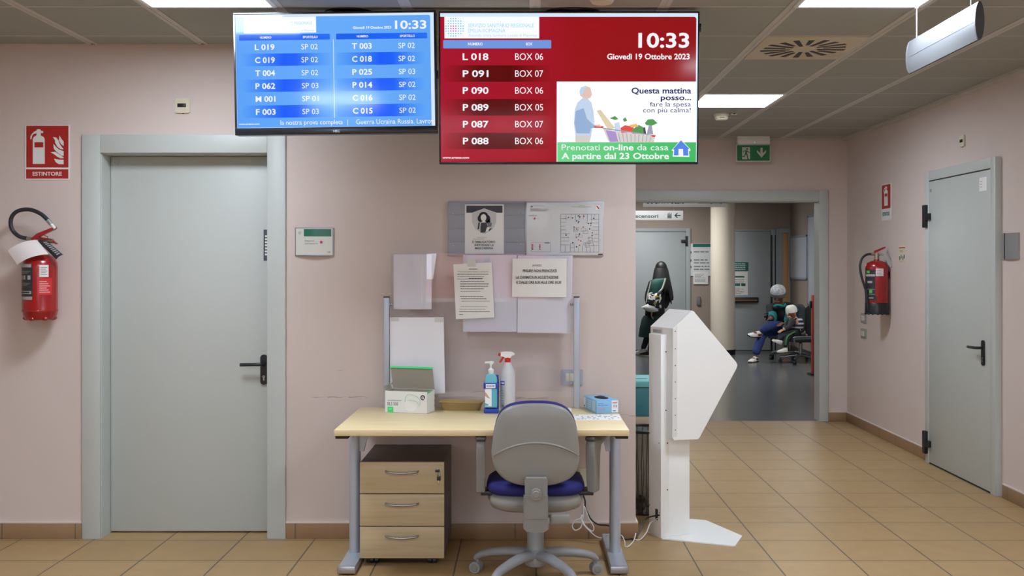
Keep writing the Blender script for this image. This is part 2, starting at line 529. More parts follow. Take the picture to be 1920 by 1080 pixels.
# skirting: tan tiles with a pale line of grout on top
SK = .085
def skirt(name, segs):
    b = MB()
    for (p, q) in segs:
        b.span((p[0], p[1], 0), (q[0], q[1], SK), M_skirt, .002)
        b.span((p[0], p[1], SK), (q[0], q[1], SK + .007), M_grout)
    return struct(b, name)
skirt('baseboard_back', [((XL, -.012), (-2.421, 0)), ((-1.308, -.012), (WX + .012, 0)), ((WX, 0), (WX + .012, T))])
skirt('baseboard_left', [((XL, YB), (XL + .012, 0))])
skirt('baseboard_far', [((2.888, YF - .012), (XR, YF)), ((.35, YF - .012), (.83, YF))])
M_skirt2 = tile_mat('skirting_tiles_side', (156, 124, 92), (153, 121, 90), (112, 100, 86), 9.0, 0.4, -4.0, 0.11, 0.004, rough=0.35)
_s = M_skirt; M_skirt = M_skirt2
skirt('baseboard_right', [((XR - .012, YB), (XR, .99)), ((XR - .012, 2.235), (XR, YF))])
M_skirt = _s
b = MB()
b.span((-2, CYB - .012, 0), (CXR, CYB, .09), mat('dark_skirting', (70, 72, 76), .4)); struct(b, 'baseboard_corridor')
b = MB(); b.span((CXR - .012, YF + .15, 0), (CXR, CYB - .012, .09), bpy.data.materials['dark_skirting']); struct(b, 'baseboard_corridor_right')


def lever_handle(parent, x, z, y, left=True, plate_w=.040, plate_h=.168, lever=.105, cyl_=True, rz=0.0):
    """Black door handle on its back plate; local x along the door face, facing -y."""
    M = Matrix.Translation((x, y, z)) @ Matrix.Rotation(rz, 4, 'Z')
    b = MB(M)
    b.prism(rrect(-plate_w / 2, -plate_h * .70, plate_w / 2, plate_h * .30, plate_w * .48, 6), M_black, (0, 0, 0), (1, 0, 0), (0, 0, 1), (0, -.010, 0))
    h = b.build('door_handle', parent)
    b = MB(M); s = -1 if left else 1
    b.tube(smooth_path([(0, 0, 0), (0, -.045, 0), (s * .012, -.055, 0), (s * .05, -.057, -.001), (s * lever, -.055, -.002)], 5), .0095, M_black, 10)
    b.build('lever', h)
    if cyl_:
        b = MB(M); b.cyl((0, -.009, -.072), (0, -.014, -.072), .008, M_steel, n=14); b.span((-.004, -.013, -.095), (.004, -.009, -.074), M_steel, .001); b.build('lock_cylinder', h)
    return h


# door_1: grey steel door on the left
b = MB()
fo = .1005
b.span((D1['x0'] - fo, -.016, 0), (D1['x0'], .004, 2.2055), M_frame, .003); b.span((D1['x1'], -.016, 0), (D1['x1'] + fo, .004, 2.2055), M_frame, .003)
b.span((D1['x0'], -.0155, D1['z']), (D1['x1'], .004, 2.2055), M_frame, .003)
b.span((D1['x0'] - .004, .0, 0), (D1['x0'] + .004, T, D1['z']), M_frame); b.span((D1['x1'] - .004, 0, 0), (D1['x1'] + .004, T, D1['z']), M_frame)
b.span((D1['x0'], 0, D1['z'] - .004), (D1['x1'], T, D1['z'] + .004), M_frame)
d1 = struct(b, 'door_1')
b = MB(); b.span((D1['x0'] + .006, .115, .010), (D1['x1'] - .002, .165, D1['z'] - .006), M_door, .003); leaf = b.build('door_leaf', d1)
b = MB(); b.cyl((-2.285, .115, 2.065), (-2.285, .108, 2.065), .017, M_frame, n=18); b.cyl((-2.285, .109, 2.065), (-2.285, .106, 2.065), .008, M_alu, n=14); b.build('door_stop', d1)
lever_handle(d1, -1.456, .945, .115, True, lever=.120)
b = MB(); b.span((-1.459, .1125, 1.518), (-1.412, .115, 1.692), mat('lock_tag', (62, 66, 78), .5)); b.span((-1.457, .1118, 1.575), (-1.452, .1126, 1.66), M_black)
for i in range(7): b.quad(-1.4515, 1.548 + i * .017, -1.428, 1.558 + i * .017, M_sign_white, .1115)
b.build('lock_tag', d1)

# door_2: frame of the wide opening into the corridor
b = MB()
for (x0, x1) in ((OP['x0'] - .12, OP['x0']), (OP['x1'], 2.886)):
    b.span((x0, YF - .022, 0), (x1, YF + .004, 2.202), M_frame, .003)
b.span((OP['x0'], YF - .0215, OP['z']), (OP['x1'], YF + .004, 2.202), M_frame, .003)
for x in (OP['x0'] - .012, OP['x1'] + .012): b.span((x - .0125, YF - .004, 0), (x + .0125, YF + .155, OP['z']), M_frame)
b.span((OP['x0'], YF - .004, OP['z'] - .008), (OP['x1'], YF + .17, OP['z'] + .006), M_frame)
struct(b, 'door_2')

# door_3: grey steel door in the right wall (y from 1.10 to 2.15), black hinges on the far side
ya, yb, zt = 1.098, 2.135, 2.125
b = MB()
b.span((XR - .040, 1.025, 0), (XR + .01, ya, 2.195), M_frame, .004); b.span((XR - .040, yb, 0), (XR + .01, 2.205, 2.195), M_frame, .004)
b.span((XR - .0395, ya, zt), (XR + .01, yb, 2.195), M_frame, .004)
d3 = struct(b, 'door_3')
b = MB(); b.span((XR - .036, ya + .005, .012), (XR + .005, yb + .02, zt - .006), M_door, .003); b.build('door_leaf', d3)
b = MB(); b.span((XR - .0355, ya - .001, .01), (XR - .02, ya + .006, zt), M_gap); b.span((XR - .0355, ya, zt - .008), (XR - .02, yb, zt - .001), M_gap); b.span((XR - .034, ya, .002), (XR, yb, .012), M_gap); b.build('door_gap', d3)  # dark strips stand in for the shaded gaps round the leaf
for zc in (1.86, .155):
    b = MB(); b.span((XR - .066, 2.150, zc - .085), (XR - .038, 2.200, zc + .085), M_black, .004); b.span((XR - .060, 2.095, zc - .03), (XR - .034, 2.155, zc + .02), M_black, .004); b.build('hinge', d3)
lever_handle(d3, XR - .0365, .945, 1.20, True, rz=-PI / 2, lever=.12)
b = MB(); b.span((XR - .0375, 1.155, 1.985), (XR - .0365, 1.265, 2.075), M_paper)
for i in range(3): b.span((XR - .0378, 1.225, 2.01 + i * .018), (XR - .0375, 1.250, 2.014 + i * .018), M_ink_soft)
b.build('sticker', d3)
b = MB(); b.cyl((XR - .036, 2.10, 2.05), (XR - .041, 2.10, 2.05), .012, M_alu, n=14); b.build('door_stop', d3)

# doors at the end of the corridor
M_door_c = mat('corridor_door_paint', (162, 168, 170), .5)
b = MB(); b.span((.6, CYB - .03, 0), (.68, CYB, 2.12), M_door_c, .004); b.span((2.785, CYB - .03, 0), (2.865, CYB, 2.12), M_door_c, .004); b.span((.68, CYB - .03, 2.06), (2.785, CYB, 2.12), M_door_c, .004)
d4 = struct(b, 'door_4')
b = MB(); b.span((.68, CYB - .02, .01), (1.70, CYB - .001, 2.055), M_door_c, .003); b.span((1.705, CYB - .02, .01), (2.78, CYB - .001, 2.055), M_door_c, .003); b.build('door_leaf', d4)
for zc in (1.90, .25):
    b = MB(); b.span((2.77, CYB - .055, zc - .085), (2.81, CYB - .03, zc + .085), M_black, .004); b.span((2.70, CYB - .045, zc - .03), (2.775, CYB - .02, zc + .02), M_black, .004); b.build('hinge', d4)
b = MB(); b.span((3.48, CYB - .03, 0), (3.56, CYB, 2.10), M_door_c, .004); b.span((4.26, CYB - .03, 0), (4.34, CYB, 2.10), M_door_c, .004); b.span((3.56, CYB - .03, 2.07), (4.26, CYB, 2.10), M_door_c, .004)
d5 = struct(b, 'door_5')
b = MB(); b.span((3.56, CYB - .025, .01), (4.25, CYB - .001, 2.065), M_door_c, .003); b.build('door_leaf', d5)
b = MB(); b.span((4.25, CYB - .034, 0), (4.285, CYB - .02, 2.0), M_black); b.span((4.32, CYB - .034, 0), (4.345, CYB - .02, 2.0), M_black); b.build('door_gap', d5)  # black strips put in for the shade of the gap beside the leaf
b = MB(); b.span((3.50, CYB - .11, .835), (4.03, CYB - .025, .925), M_black, .008); b.span((3.50, CYB - .113, .862), (4.0, CYB - .109, .885), mat('bar_copper', (150, 92, 60), .4)); b.build('push_bar', d5)
b = MB(); b.span((4.345, CYB - .03, 0), (4.40, CYB, 2.12), M_door_c, .004); b.span((4.56, CYB - .03, 0), (4.598, CYB, 2.12), M_door_c, .004); b.span((4.40, CYB - .03, 2.04), (4.56, CYB, 2.12), M_door_c, .004)
d6 = struct(b, 'door_6')
b = MB(); b.span((4.40, CYB - .02, .01), (4.47, CYB - .001, 2.04), M_door_c, .002); b.span((4.47, CYB - .016, .01), (4.56, CYB - .001, 2.03), mat('door_edge_wood', (214, 158, 104), .5), .002); b.build('door_leaf', d6)

# what the windows look out on: a pale house with a tiled roof across the yard
M_roof = tile_mat('roof_tiles_out', (168, 96, 78), (150, 84, 70), (96, 60, 52), .25, .18, 0, 0, .012, rough=.8)
b = MB()
M_house = mat('house_render_out', (232, 228, 222), .8)
b.span((-12, -24, -3), (9, -20, .75), M_house)
for (x0, x1, zr) in ((-12, -3.3, 2.6), (-3.3, -2.3, 1.12), (-2.3, 9, 2.5)):
    k_ = (zr - .7) / 1.9
    b.add([(x0, -19.7, .68), (x1, -19.7, .68), (x1, -19.7 - 3.2 * k_, zr), (x0, -19.7 - 3.2 * k_, zr)], [(0, 1, 2, 3)], M_roof)
b.span((-12, -24, .7), (-3.3, -22.8, 2.6), M_house)
M_shut = mat('house_shutters_out', (150, 158, 170), .6)
for k in range(9): b.span((-10.5 + k * 2.1, -20.02, -1.3), (-9.7 + k * 2.1, -19.98, .25), M_shut)
struct(b, 'exterior_house')
b = MB(); b.span((-14, -24, -3.2), (12, YB - .2, -3.1), mat('yard_paving_out', (150, 146, 140), .9)); struct(b, 'exterior_ground')

# ================================================================== CEILING
M_diff = mat('light_diffuser', (255, 255, 255), .6, emit=(230, 241, 255), es=LAMP)


M_diff_b = mat('light_diffuser_dimmer_tube', (255, 255, 255), .6, emit=(230, 241, 255), es=LAMP * .85)


def ceiling_light(x0, y0, label, group='square ceiling lights', m=None):
    t = thing('ceiling_light', label, 'ceiling light', (x0 + SX / 2, y0 + SY / 2, CEIL), group=group)
    hx, hy = SX / 2 - .012, SY / 2 - .008
    b = MB()
    for s in (-1, 1):
        b.span((s * hx - .012, -hy, -.007), (s * hx + .012, hy, 0), M_white_metal, .001); b.span((-hx, s * hy - .012, -.0068), (hx, s * hy + .012, 0), M_white_metal, .001)
    b.build('light_frame', t)
    b = MB(); b.span((-hx + .011, -hy + .011, -.004), (hx - .011, hy - .011, -.0005), m or M_diff); b.build('diffuser', t)
    return t
xa, xb = GX - 3 * SX, GX + 2 * SX
ya_ = GY - 2 * SY
ceiling_light(xa, ya_, 'square white ceiling light above the blue display')
ceiling_light(xb, ya_, 'square white ceiling light beside the wire of the hanging sign')
ceiling_light(xb, ya_ + 5 * SY, 'square white ceiling light beside the red display, in front of the exit sign', m=M_diff_b)
ceiling_light(xa, ya_ - 5 * SY, 'square white ceiling light at the window end of the room', 'ceiling lights behind the viewer')
ceiling_light(xb, ya_ - 5 * SY, 'square white ceiling light at the window end of the room', 'ceiling lights behind the viewer')

M_cream = mat('cream_enamel', (206, 194, 172), .45)
t = thing('ceiling_vent', 'cream square ceiling vent with black radial slots', 'ceiling vent', (xb + SX / 2, GY + SY / 2, CEIL))
b = MB(); b.span((-SX / 2 + .028, -SY / 2 + .01, -.006), (SX / 2 - .028, SY / 2 - .01, 0), M_cream, .002); b.build('vent_plate', t)
b = MB()
for k in range(18):
    a = 2 * PI * (k + .3) / 18
    r0, r1 = (.075, .235) if k % 2 == 0 else (.105, .225)
    ca, sa = math.cos(a), math.sin(a); w2 = .0165
    P = [(ca * r0 - sa * w2 * .6, sa * r0 + ca * w2 * .6), (ca * r1 - sa * w2, sa * r1 + ca * w2), (ca * r1 + sa * w2, sa * r1 - ca * w2), (ca * r0 + sa * w2 * .6, sa * r0 - ca * w2 * .6)]
    b.prism(P, M_black, (0, 0, -.0064), (1, 0, 0), (0, 1, 0), (0, 0, -.0012))
b.build('vent_slots', t)
b = MB(); b.lathe([(.0, -.014), (.05, -.013), (.062, -.006)], M_cream, 24); b.build('vent_hub', t)


def detector(x, y, label, r=.052):
    t = thing('smoke_detector', label, 'smoke detector', (x, y, CEIL), group='smoke detectors')
    b = MB(); b.lathe([(r, 0), (r, -.018), (r * .97, -.022)], M_beige_pl, 28); b.build('detector_base', t)
    b = MB(); b.lathe([(r * .80, -.021), (r * .86, -.026), (r * .86, -.038), (r * .72, -.052), (0, -.056)], M_beige_pl, 28)
    b.build('detector_head', t)
    b = MB(); b.span((-.022, -r * .87, -.040), (.016, -r * .84, -.034), M_black); b.build('detector_slot', t)
    return t
detector(1.565, 2.62, 'ivory round smoke detector behind the red display, before the exit sign', .062)
detector(.338, -1.11, 'ivory round smoke detector above the red display', .062)
t = thing('ceiling_sensor', 'tiny ivory indicator on the ceiling beside a smoke detector', 'sensor', (1.66, 2.60, CEIL))
b = MB(); b.span((-.022, -.018, -.012), (.022, .018, 0), M_beige_pl, .003); b.build('sensor_body', t)
b = MB(); b.span((-.008, -.0195, -.010), (.008, -.0175, -.003), M_black); b.build('sensor_eye', t)

# ================================================================== DISPLAYS
M_bezel = mat('display_bezel', (20, 21, 26), .25)
W3 = (238, 240, 250)
MS_white = screen_mat('display_white', (246, 247, 252), 1.05)
MS_text = screen_mat('display_text', (244, 244, 250), 1.0)
MS_cyan = screen_mat('display_cyan', (150, 222, 236)); MS_cyan2 = screen_mat('display_cyan_dots', (120, 205, 232)); MS_mag = screen_mat('display_magenta', (226, 90, 170)); MS_pale = screen_mat('display_pale_dots', (196, 230, 244))


def logo(b, X, Z, x0, y0, x1, y1, y, txt):
    """Health-service block: a grid of dots and three lines."""
    b.quad(X(x0), Z(y1), X(x1), Z(y0), MS_white, y)
    gx0, gy0, st, r = txt['g']
    for i in range(8):
        for j in range(8):
            dc = max(abs(i - 3.3), abs(j - 3.6))
            m = MS_mag if dc < 1.5 else (MS_cyan2 if (dc < 2.8 or abs(i - 3.3) < 1.5 or abs(j - 3.6) < 1.5) else MS_pale)
            cx, cy = gx0 + i * st, gy0 + j * st
            q = r if m is not MS_pale else r * .7
            b.quad(X(cx - q), Z(cy + q), X(cx + q), Z(cy - q), m, y - .0006)
    for s, a, c, base, cap in txt['t']:
        b.text(s, X(a), Z(base), (base - cap) * txt['k'], MS_cyan, y - .0006, bold=False, width=X(c) - X(a))


# --- red display. RX/RZ: positions on the display face, measured as fractions of its own picture
pr = 1 / 3.484 / 399.0          # metres on the face per measuring unit
RX = lambda x: (x - 893) * pr
RZ = lambda y: (541 - y) * pr
t = thing('wall_display', 'large red queue display hanging from the ceiling, showing BOX numbers', 'display', (0.2045, -.80, 2.3262), group='queue displays', rot=(math.radians(3.2), 0, 0))
RD = t
b = MB()
b.prism(rrect(RX(45), RZ(1036), RX(1741), RZ(46), .006), M_bezel, (0, .0, 0), (1, 0, 0), (0, 0, 1), (0, .045, 0))
for (x0, y0, x1, y1) in ((45, 46, 1741, 57), (45, 1021, 1741, 1036), (45, 57, 55, 1021), (1732, 57, 1741, 1021)):
    b.span((RX(x0), -.006, RZ(y1)), (RX(x1), .002, RZ(y0)), M_bezel, .001)
b.span((-.30, .045, -.2), (.30, .075, .22), M_bezel, .01); b.span((RX(1741), .012, RZ(172)), (RX(1758), .03, RZ(120)), M_bezel, .002)
b.build('housing', t)
MR = screen_grad('display_red_reflection', [(0, (166, 18, 44)), (.42, (160, 18, 36)), (.52, (152, 17, 26)), (1, (146, 16, 20))])  # lighter left end is a reflection put into the display colour
MRe = screen_mat('display_edge', (214, 232, 255), 1.0)
MRb = screen_mat('display_header_blue', (112, 152, 224)); MRd = screen_grad('display_dark_band', [(0, (160, 18, 38)), (.32, (92, 10, 8)), (.62, (88, 8, 8)), (1, (154, 17, 28))])
MRw = screen_mat('display_advert_white', (248, 250, 255), 1.1); MRg = screen_grad('display_advert_green', [(0, (112, 214, 140)), (.6, (70, 196, 112)), (1, (52, 184, 98))])
MRn = screen_mat('display_navy', (26, 32, 92)); MRh = screen_mat('display_house_blue', (70, 132, 226)); MRs = screen_mat('display_shirt', (150, 178, 214)); MRs2 = screen_mat('display_shirt_light', (196, 214, 236))
MRf = screen_mat('display_skin', (228, 196, 184)); MRt = screen_mat('display_trousers', (214, 206, 200)); MRv = screen_mat('display_veg_green', (70, 150, 70)); MRr = screen_mat('display_veg_red', (222, 70, 50)); MRo = screen_mat('display_veg_orange', (240, 180, 90))
MRm = screen_mat('display_cart', (150, 156, 176)); MRp = screen_mat('display_cart_violet', (168, 142, 206)); MRk = screen_mat('display_dark', (60, 66, 80)); MRy = screen_mat('display_bread', (222, 206, 170))
b = MB()
b.quad(RX(54), RZ(1022), RX(1733), RZ(56), MRe, -.0003)
P = rrect(RX(54), RZ(1021), RX(1722), RZ(80), .012, 5, (0, 0, 1, 0))
b.add([(p[0], -.0007, p[1]) for p in P], [tuple(range(len(P)))], MR, [((p[0] - RX(54)) / (RX(1722) - RX(54)), 0) for p in P])
logo(b, RX, RZ, 82, 80, 699, 219, -.001, dict(g=(92, 92, 16, 4.2), k=pr, t=[('SERVIZIO SANITARIO REGIONALE', 236, 664, 148, 124), ('EMILIA-ROMAGNA', 236, 478, 181, 157), ('Azienda Unità Sanitaria Locale di Piacenza', 239, 684, 208, 191)]))
P = rrect(RX(74), RZ(284), RX(777), RZ(230), .004); b.add([(p[0], -.001, p[1]) for p in P], [tuple(range(len(P)))], MRb)
b.text('NUMERO', RX(283), RZ(264), 17 * pr, MS_text, -.0016, True, 'c', 96 * pr); b.text('BOX', RX(634), RZ(264), 17 * pr, MS_text, -.0016, True, 'c', 43 * pr)
for i, (a, c) in enumerate((('L 018', 'BOX 06'), ('P 091', 'BOX 07'), ('P 090', 'BOX 06'), ('P 089', 'BOX 05'), ('P 087', 'BOX 07'), ('P 088', 'BOX 06'))):
    y = 338 + i * 109.4
    if i % 2: b.quad(RX(80), RZ(y + 52), RX(770), RZ(y - 54), MRd, -.001)
    b.text(a, RX(200), RZ(y + 20), 41 * pr, MS_text, -.0016, True, 'l', 168 * pr); b.text(c, RX(542), RZ(y + 20), 42 * pr, MS_text, -.0016, False, 'l', 183 * pr)
b.text('10:33', RX(1345), RZ(277), 90 * pr, MS_text, -.0016, True, 'l', 331 * pr)
b.text('Giovedì 19 Ottobre 2023', RX(1142), RZ(354), 35 * pr, MS_text, -.0016, True, 'l', 538 * pr)
b.text('www.artexe.com', RX(66), RZ(999), 14 * pr, MS_text, -.0016, True, 'l', 174 * pr)
b.quad(RX(814), RZ(1020), RX(1727), RZ(498), MRw, -.001); b.quad(RX(818), RZ(1020), RX(1727), RZ(893), MRg, -.0014)
b.text('Questa mattina', RX(1692), RZ(575), 36 * pr, MRn, -.0018, True, 'r', 390 * pr); b.text('posso...', RX(1692), RZ(618), 33 * pr, MRn, -.0018, True, 'r', 199 * pr)
b.text('fare la spesa', RX(1690), RZ(660), 30 * pr, MRn, -.0018, False, 'r', 266 * pr); b.text('con più calma!', RX(1690), RZ(698), 30 * pr, MRn, -.0018, False, 'r', 312 * pr)
b.text('Prenotati', RX(846), RZ(945), 38 * pr, MS_text, -.0018, False, 'l', 250 * pr); b.text('on-line', RX(1120), RZ(945), 38 * pr, MS_text, -.0018, True, 'l', 198 * pr); b.text('da casa', RX(1342), RZ(945), 38 * pr, MS_text, -.0018, False, 'l', 204 * pr)
b.text('A partire dal 23 Ottobre', RX(846), RZ(1001), 38 * pr, MS_text, -.0018, True, 'l', 704 * pr)
fl = lambda pts, m, y: b.flat([(RX(x), RZ(z)) for x, z in pts], m, y)
fl([(1566, 946), (1628, 874), (1690, 938), (1690, 950), (1680, 950), (1684, 988), (1574, 986), (1578, 950)], MS_text, -.0018)
fl([(1574, 940), (1628, 880), (1682, 934), (1674, 940), (1678, 980), (1582, 978), (1584, 940)], MRh, -.0021); fl([(1612, 982), (1612, 936), (1642, 936), (1644, 982)], MS_text, -.0023)
# the shopper and his cart in the advert
fl([(962, 560), (975, 534), (1005, 526), (1034, 538), (1040, 566), (1044, 582), (1034, 604), (1008, 612), (986, 604), (966, 588)], MRf, -.0018); fl([(962, 560), (972, 536), (1004, 525), (1016, 534), (992, 552), (984, 580), (968, 582)], MRs2, -.002)
fl([(984, 604), (1016, 608), (1040, 634), (1054, 690), (1062, 760), (1048, 800), (1040, 852), (936, 850), (926, 770), (932, 680), (950, 634)], MRs2, -.0018)
fl([(938, 690), (990, 670), (1012, 740), (1052, 776), (1090, 784), (1080, 800), (1040, 800), (1030, 836), (944, 834), (930, 770)], MRs, -.002); fl([(1060, 782), (1096, 776), (1104, 796), (1070, 802)], MRf, -.0022)
fl([(936, 850), (1040, 850), (1030, 892), (936, 892)], MRt, -.0018); fl([(1058, 786), (1120, 788), (1120, 802), (1060, 798)], MRr, -.0022)
fl([(1116, 800), (1180, 818), (1460, 848), (1452, 892), (1160, 892), (1150, 880)], MRt, -.0018); fl([(1134, 814), (1200, 824), (1216, 888), (1164, 890)], MRp, -.002)
fl([(1076, 690), (1100, 680), (1196, 800), (1150, 812)], MRy, -.002); fl([(1190, 770), (1224, 760), (1230, 826), (1196, 826)], MRs2, -.0022)
fl([(1230, 800), (1260, 782), (1316, 790), (1322, 826), (1236, 830)], MRr, -.0022); fl([(1290, 780), (1336, 772), (1348, 792), (1300, 796)], MRo, -.0023)
fl([(1160, 736), (1196, 722), (1218, 742), (1196, 748)], MRv, -.0022); fl([(1246, 744), (1262, 730), (1276, 752), (1256, 760)], MRv, -.0022); fl([(1306, 812), (1350, 780), (1392, 800), (1396, 838), (1310, 836)], MRv, -.0022)
fl([(1380, 800), (1392, 792), (1400, 838), (1384, 838)], MRk, -.0023); fl([(1390, 768), (1410, 744), (1444, 742), (1474, 768), (1440, 784), (1402, 782)], MRv, -.0022); fl([(1416, 784), (1436, 782), (1446, 840), (1404, 838)], MRm, -.0022)
for k in range(9): fl([(1216 + k * 27, 832 + k * 2), (1220 + k * 27, 832 + k * 2), (1232 + k * 24, 890), (1228 + k * 24, 890)], MRm, -.0024)
fl([(1116, 798), (1462, 846), (1462, 852), (1116, 806)], MRm, -.0025); fl([(1436, 846), (1462, 848), (1458, 860), (1438, 858)], MRr, -.0026)
b.build('screen', t, smooth=False)
b = MB(Matrix.Rotation(math.radians(-3.2), 4, 'X'))
b.cyl((0.02, .10, .18), (0.02, .10, .372), .03, M_black, n=20); b.lathe([(.0, .3735), (.14, .3735), (.14, .366), (.11, .352), (.03, .342)], M_black, 32, c=(.02, .10, 0))
b.span((-.12, .062, .0), (.16, .112, .19), M_black, .006)
b.build('ceiling_mount', t)

# --- blue display
pl = 1 / 4.155 / (F / 4.88)
BX = lambda x: (x - 861) * pl
BZ = lambda y: (572 - y) * pl
t = thing('wall_display', 'smaller blue queue display hanging from the ceiling, with two columns of SP numbers', 'display', (-.8895, -.82, 2.3926), group='queue displays', rot=(math.radians(1.0), math.radians(-.72), 0))
b = MB()
b.prism(rrect(BX(75), BZ(1046), BX(1650), BZ(95), .006), M_bezel, (0, 0, 0), (1, 0, 0), (0, 0, 1), (0, .05, 0))
for (x0, y0, x1, y1) in ((75, 95, 1650, 110), (75, 990, 1650, 1046), (75, 110, 90, 990), (1634, 110, 1650, 990)):
    b.span((BX(x0), -.007, BZ(y1)), (BX(x1), .002, BZ(y0)), M_bezel, .0015)
b.text('NEC', BX(865), BZ(1031), 17 * pl, M_alu, -.0078, True, 'c', 50 * pl)
b.span((-.28, .05, -.2), (.28, .085, .2), M_bezel, .01); b.span((BX(1650), .0, BZ(620)), (BX(1662), .02, BZ(560)), M_bezel, .001)
b.build('housing', t)
MB_ = screen_grad('display_blue', [(0, (92, 162, 248)), (.5, (104, 172, 250)), (1, (96, 164, 244))]); MBh = screen_grad('display_bar_blue', [(0, (30, 96, 232)), (.5, (26, 100, 246)), (1, (40, 110, 240))])
MBd = screen_grad('display_row_blue', [(0, (94, 164, 248)), (.2, (66, 140, 248)), (.48, (24, 92, 250)), (.62, (30, 98, 250)), (.85, (78, 150, 248)), (1, (98, 168, 248))])
b = MB()
b.quad(BX(88), BZ(992), BX(1636), BZ(108), MRe, -.0003)
P = rrect(BX(92), BZ(988), BX(1606), BZ(128), .008, 5, (0, 0, 1, 0)); b.add([(p[0], -.0007, p[1]) for p in P], [tuple(range(len(P)))], MB_, [((p[0] - BX(92)) / (BX(1606) - BX(92)), 0) for p in P])
logo(b, BX, BZ, 157, 130, 718, 254, -.001, dict(g=(176, 140, 13, 3.0), k=pl, t=[('SERVIZIO SANITARIO REGIONALE', 297, 686, 190, 169), ('EMILIA-ROMAGNA', 297, 516, 219, 199), ('Azienda Unità Sanitaria Locale di Piacenza', 297, 706, 245, 230)]))
b.text('10:33', BX(1332), BZ(233), 62 * pl, MS_text, -.0016, True, 'l', 244 * pl); b.text('Giovedì 19 Ottobre 2023', BX(1005), BZ(230), 19 * pl, MS_text, -.0016, True, 'l', 297 * pl)
for (x0, x1, n_, s_) in ((117, 824, 324, 671), (872, 1581, 1078, 1427)):
    P = rrect(BX(x0), BZ(310), BX(x1), BZ(265), .004); b.add([(p[0], -.001, p[1]) for p in P], [tuple(range(len(P)))], MBh, [((p[0] - BX(x0)) / (BX(x1) - BX(x0)), 0) for p in P])
    b.text('NUMERO', BX(n_), BZ(296), 16 * pl, MS_text, -.0016, True, 'c', 88 * pl); b.text('SPORTELLO', BX(s_), BZ(297), 17 * pl, MS_text, -.0016, True, 'c', 116 * pl)
for cx, rows in ((0, (('L 019', 'SP 02'), ('C 019', 'SP 02'), ('T 004', 'SP 02'), ('P 062', 'SP 03'), ('M 001', 'SP 01'), ('F 003', 'SP 03'))), (756, (('T 003', 'SP 02'), ('C 018', 'SP 02'), ('P 025', 'SP 03'), ('P 014', 'SP 02'), ('C 016', 'SP 02'), ('C 015', 'SP 02')))):
    for i, (a, c) in enumerate(rows):
        y = 362 + i * 100.6
        if i % 2: b.quad(BX(cx + 118), BZ(y + 47), BX(cx + 826), BZ(y - 50), MBd, -.001)
        b.text(a, BX(cx + 238), BZ(y + 22), 42 * pl, MS_text, -.0016, True, 'l', 154 * pl); b.text(c, BX(cx + 600), BZ(y + 22), 41 * pl, MS_text, -.0016, False, 'l', 128 * pl)
b.quad(BX(848), BZ(918), BX(853), BZ(308), MRe, -.0014)
b.text('www.artexe.com', BX(103), BZ(964), 12 * pl, MS_text, -.0016, True, 'l', 162 * pl)
b.text('la nostra prova completa', BX(428), BZ(968), 36 * pl, MS_text, -.0016, False, 'l', 486 * pl); b.text('|', BX(953), BZ(968), 34 * pl, MS_text, -.0016, False, 'c'); b.text('Guerra Ucraina Russia. Lavrov,', BX(1018), BZ(970), 38 * pl, MS_text, -.0016, False, 'l', 612 * pl)
b.build('screen', t, smooth=False)
b = MB(Matrix.Rotation(math.radians(.72), 4, 'Y') @ Matrix.Rotation(math.radians(-1), 4, 'X'))
b.cyl((.05, .11, .12), (.05, .11, .305), .028, M_black, n=20); b.lathe([(0, .307), (.12, .307), (.12, .300), (.09, .290), (.03, .282)], M_black, 32, c=(.05, .11, 0)); b.span((-.1, .068, -.05), (.2, .122, .14), M_black, .006)
b.build('ceiling_mount', t)

# ================================================================== SIGNS ON WALLS AND CEILING
def plaque(name, label, cat, x, z, w_, h_, m_frame, thick=.006, group=None, y=0, rz=0, r=.004):
    """Flat sign centred at (x, y, z): returns the thing and its plate."""
    t = thing(name, label, cat, (x, y, z), rz, group)
    b = MB(); b.prism(rrect(-w_ / 2, -h_ / 2, w_ / 2, h_ / 2, r), m_frame, (0, -thick, 0), (1, 0, 0), (0, 0, 1), (0, thick, 0)); b.build('plate', t)
    return t


def ext_glyph(b, S, m, y, band):
    """Extinguisher pictogram; S maps 0-100 box coordinates (x right, y up) to the face."""
    body = [(0, 0), (42, 0), (42, 88), (38, 95), (28, 100), (28, 106), (37, 108), (37, 116), (28, 117), (26, 121), (15, 121), (14, 116), (4, 112), (-6, 98), (-9, 88), (-5, 86), (1, 96), (12, 104), (12, 100), (4, 95), (0, 88)]
    # split in convex-ish pieces so that nothing folds over
    b.flat([S(*p) for p in [(0, 0), (42, 0), (42, 88), (38, 95), (28, 100), (12, 100), (4, 95), (0, 88)]], m, y)
    b.flat([S(*p) for p in [(13, 100), (28, 100), (28, 120), (25, 122), (15, 122), (13, 118)]], m, y)
    b.flat([S(*p) for p in [(27, 108), (36, 108), (37, 112), (35, 116), (27, 117)]], m, y)
    for q in ([(14, 108), (14, 117), (6, 114), (3, 105)], [(3, 105), (6, 114), (-3, 106), (-2, 99)], [(-2, 99), (-3, 106), (-8, 97), (-9, 87), (-5, 86)]): b.flat([S(*p) for p in q], m, y)
    b.flat([S(*p) for p in [(6, 58), (37, 58), (37, 76), (6, 76)]], band, y - .0006)


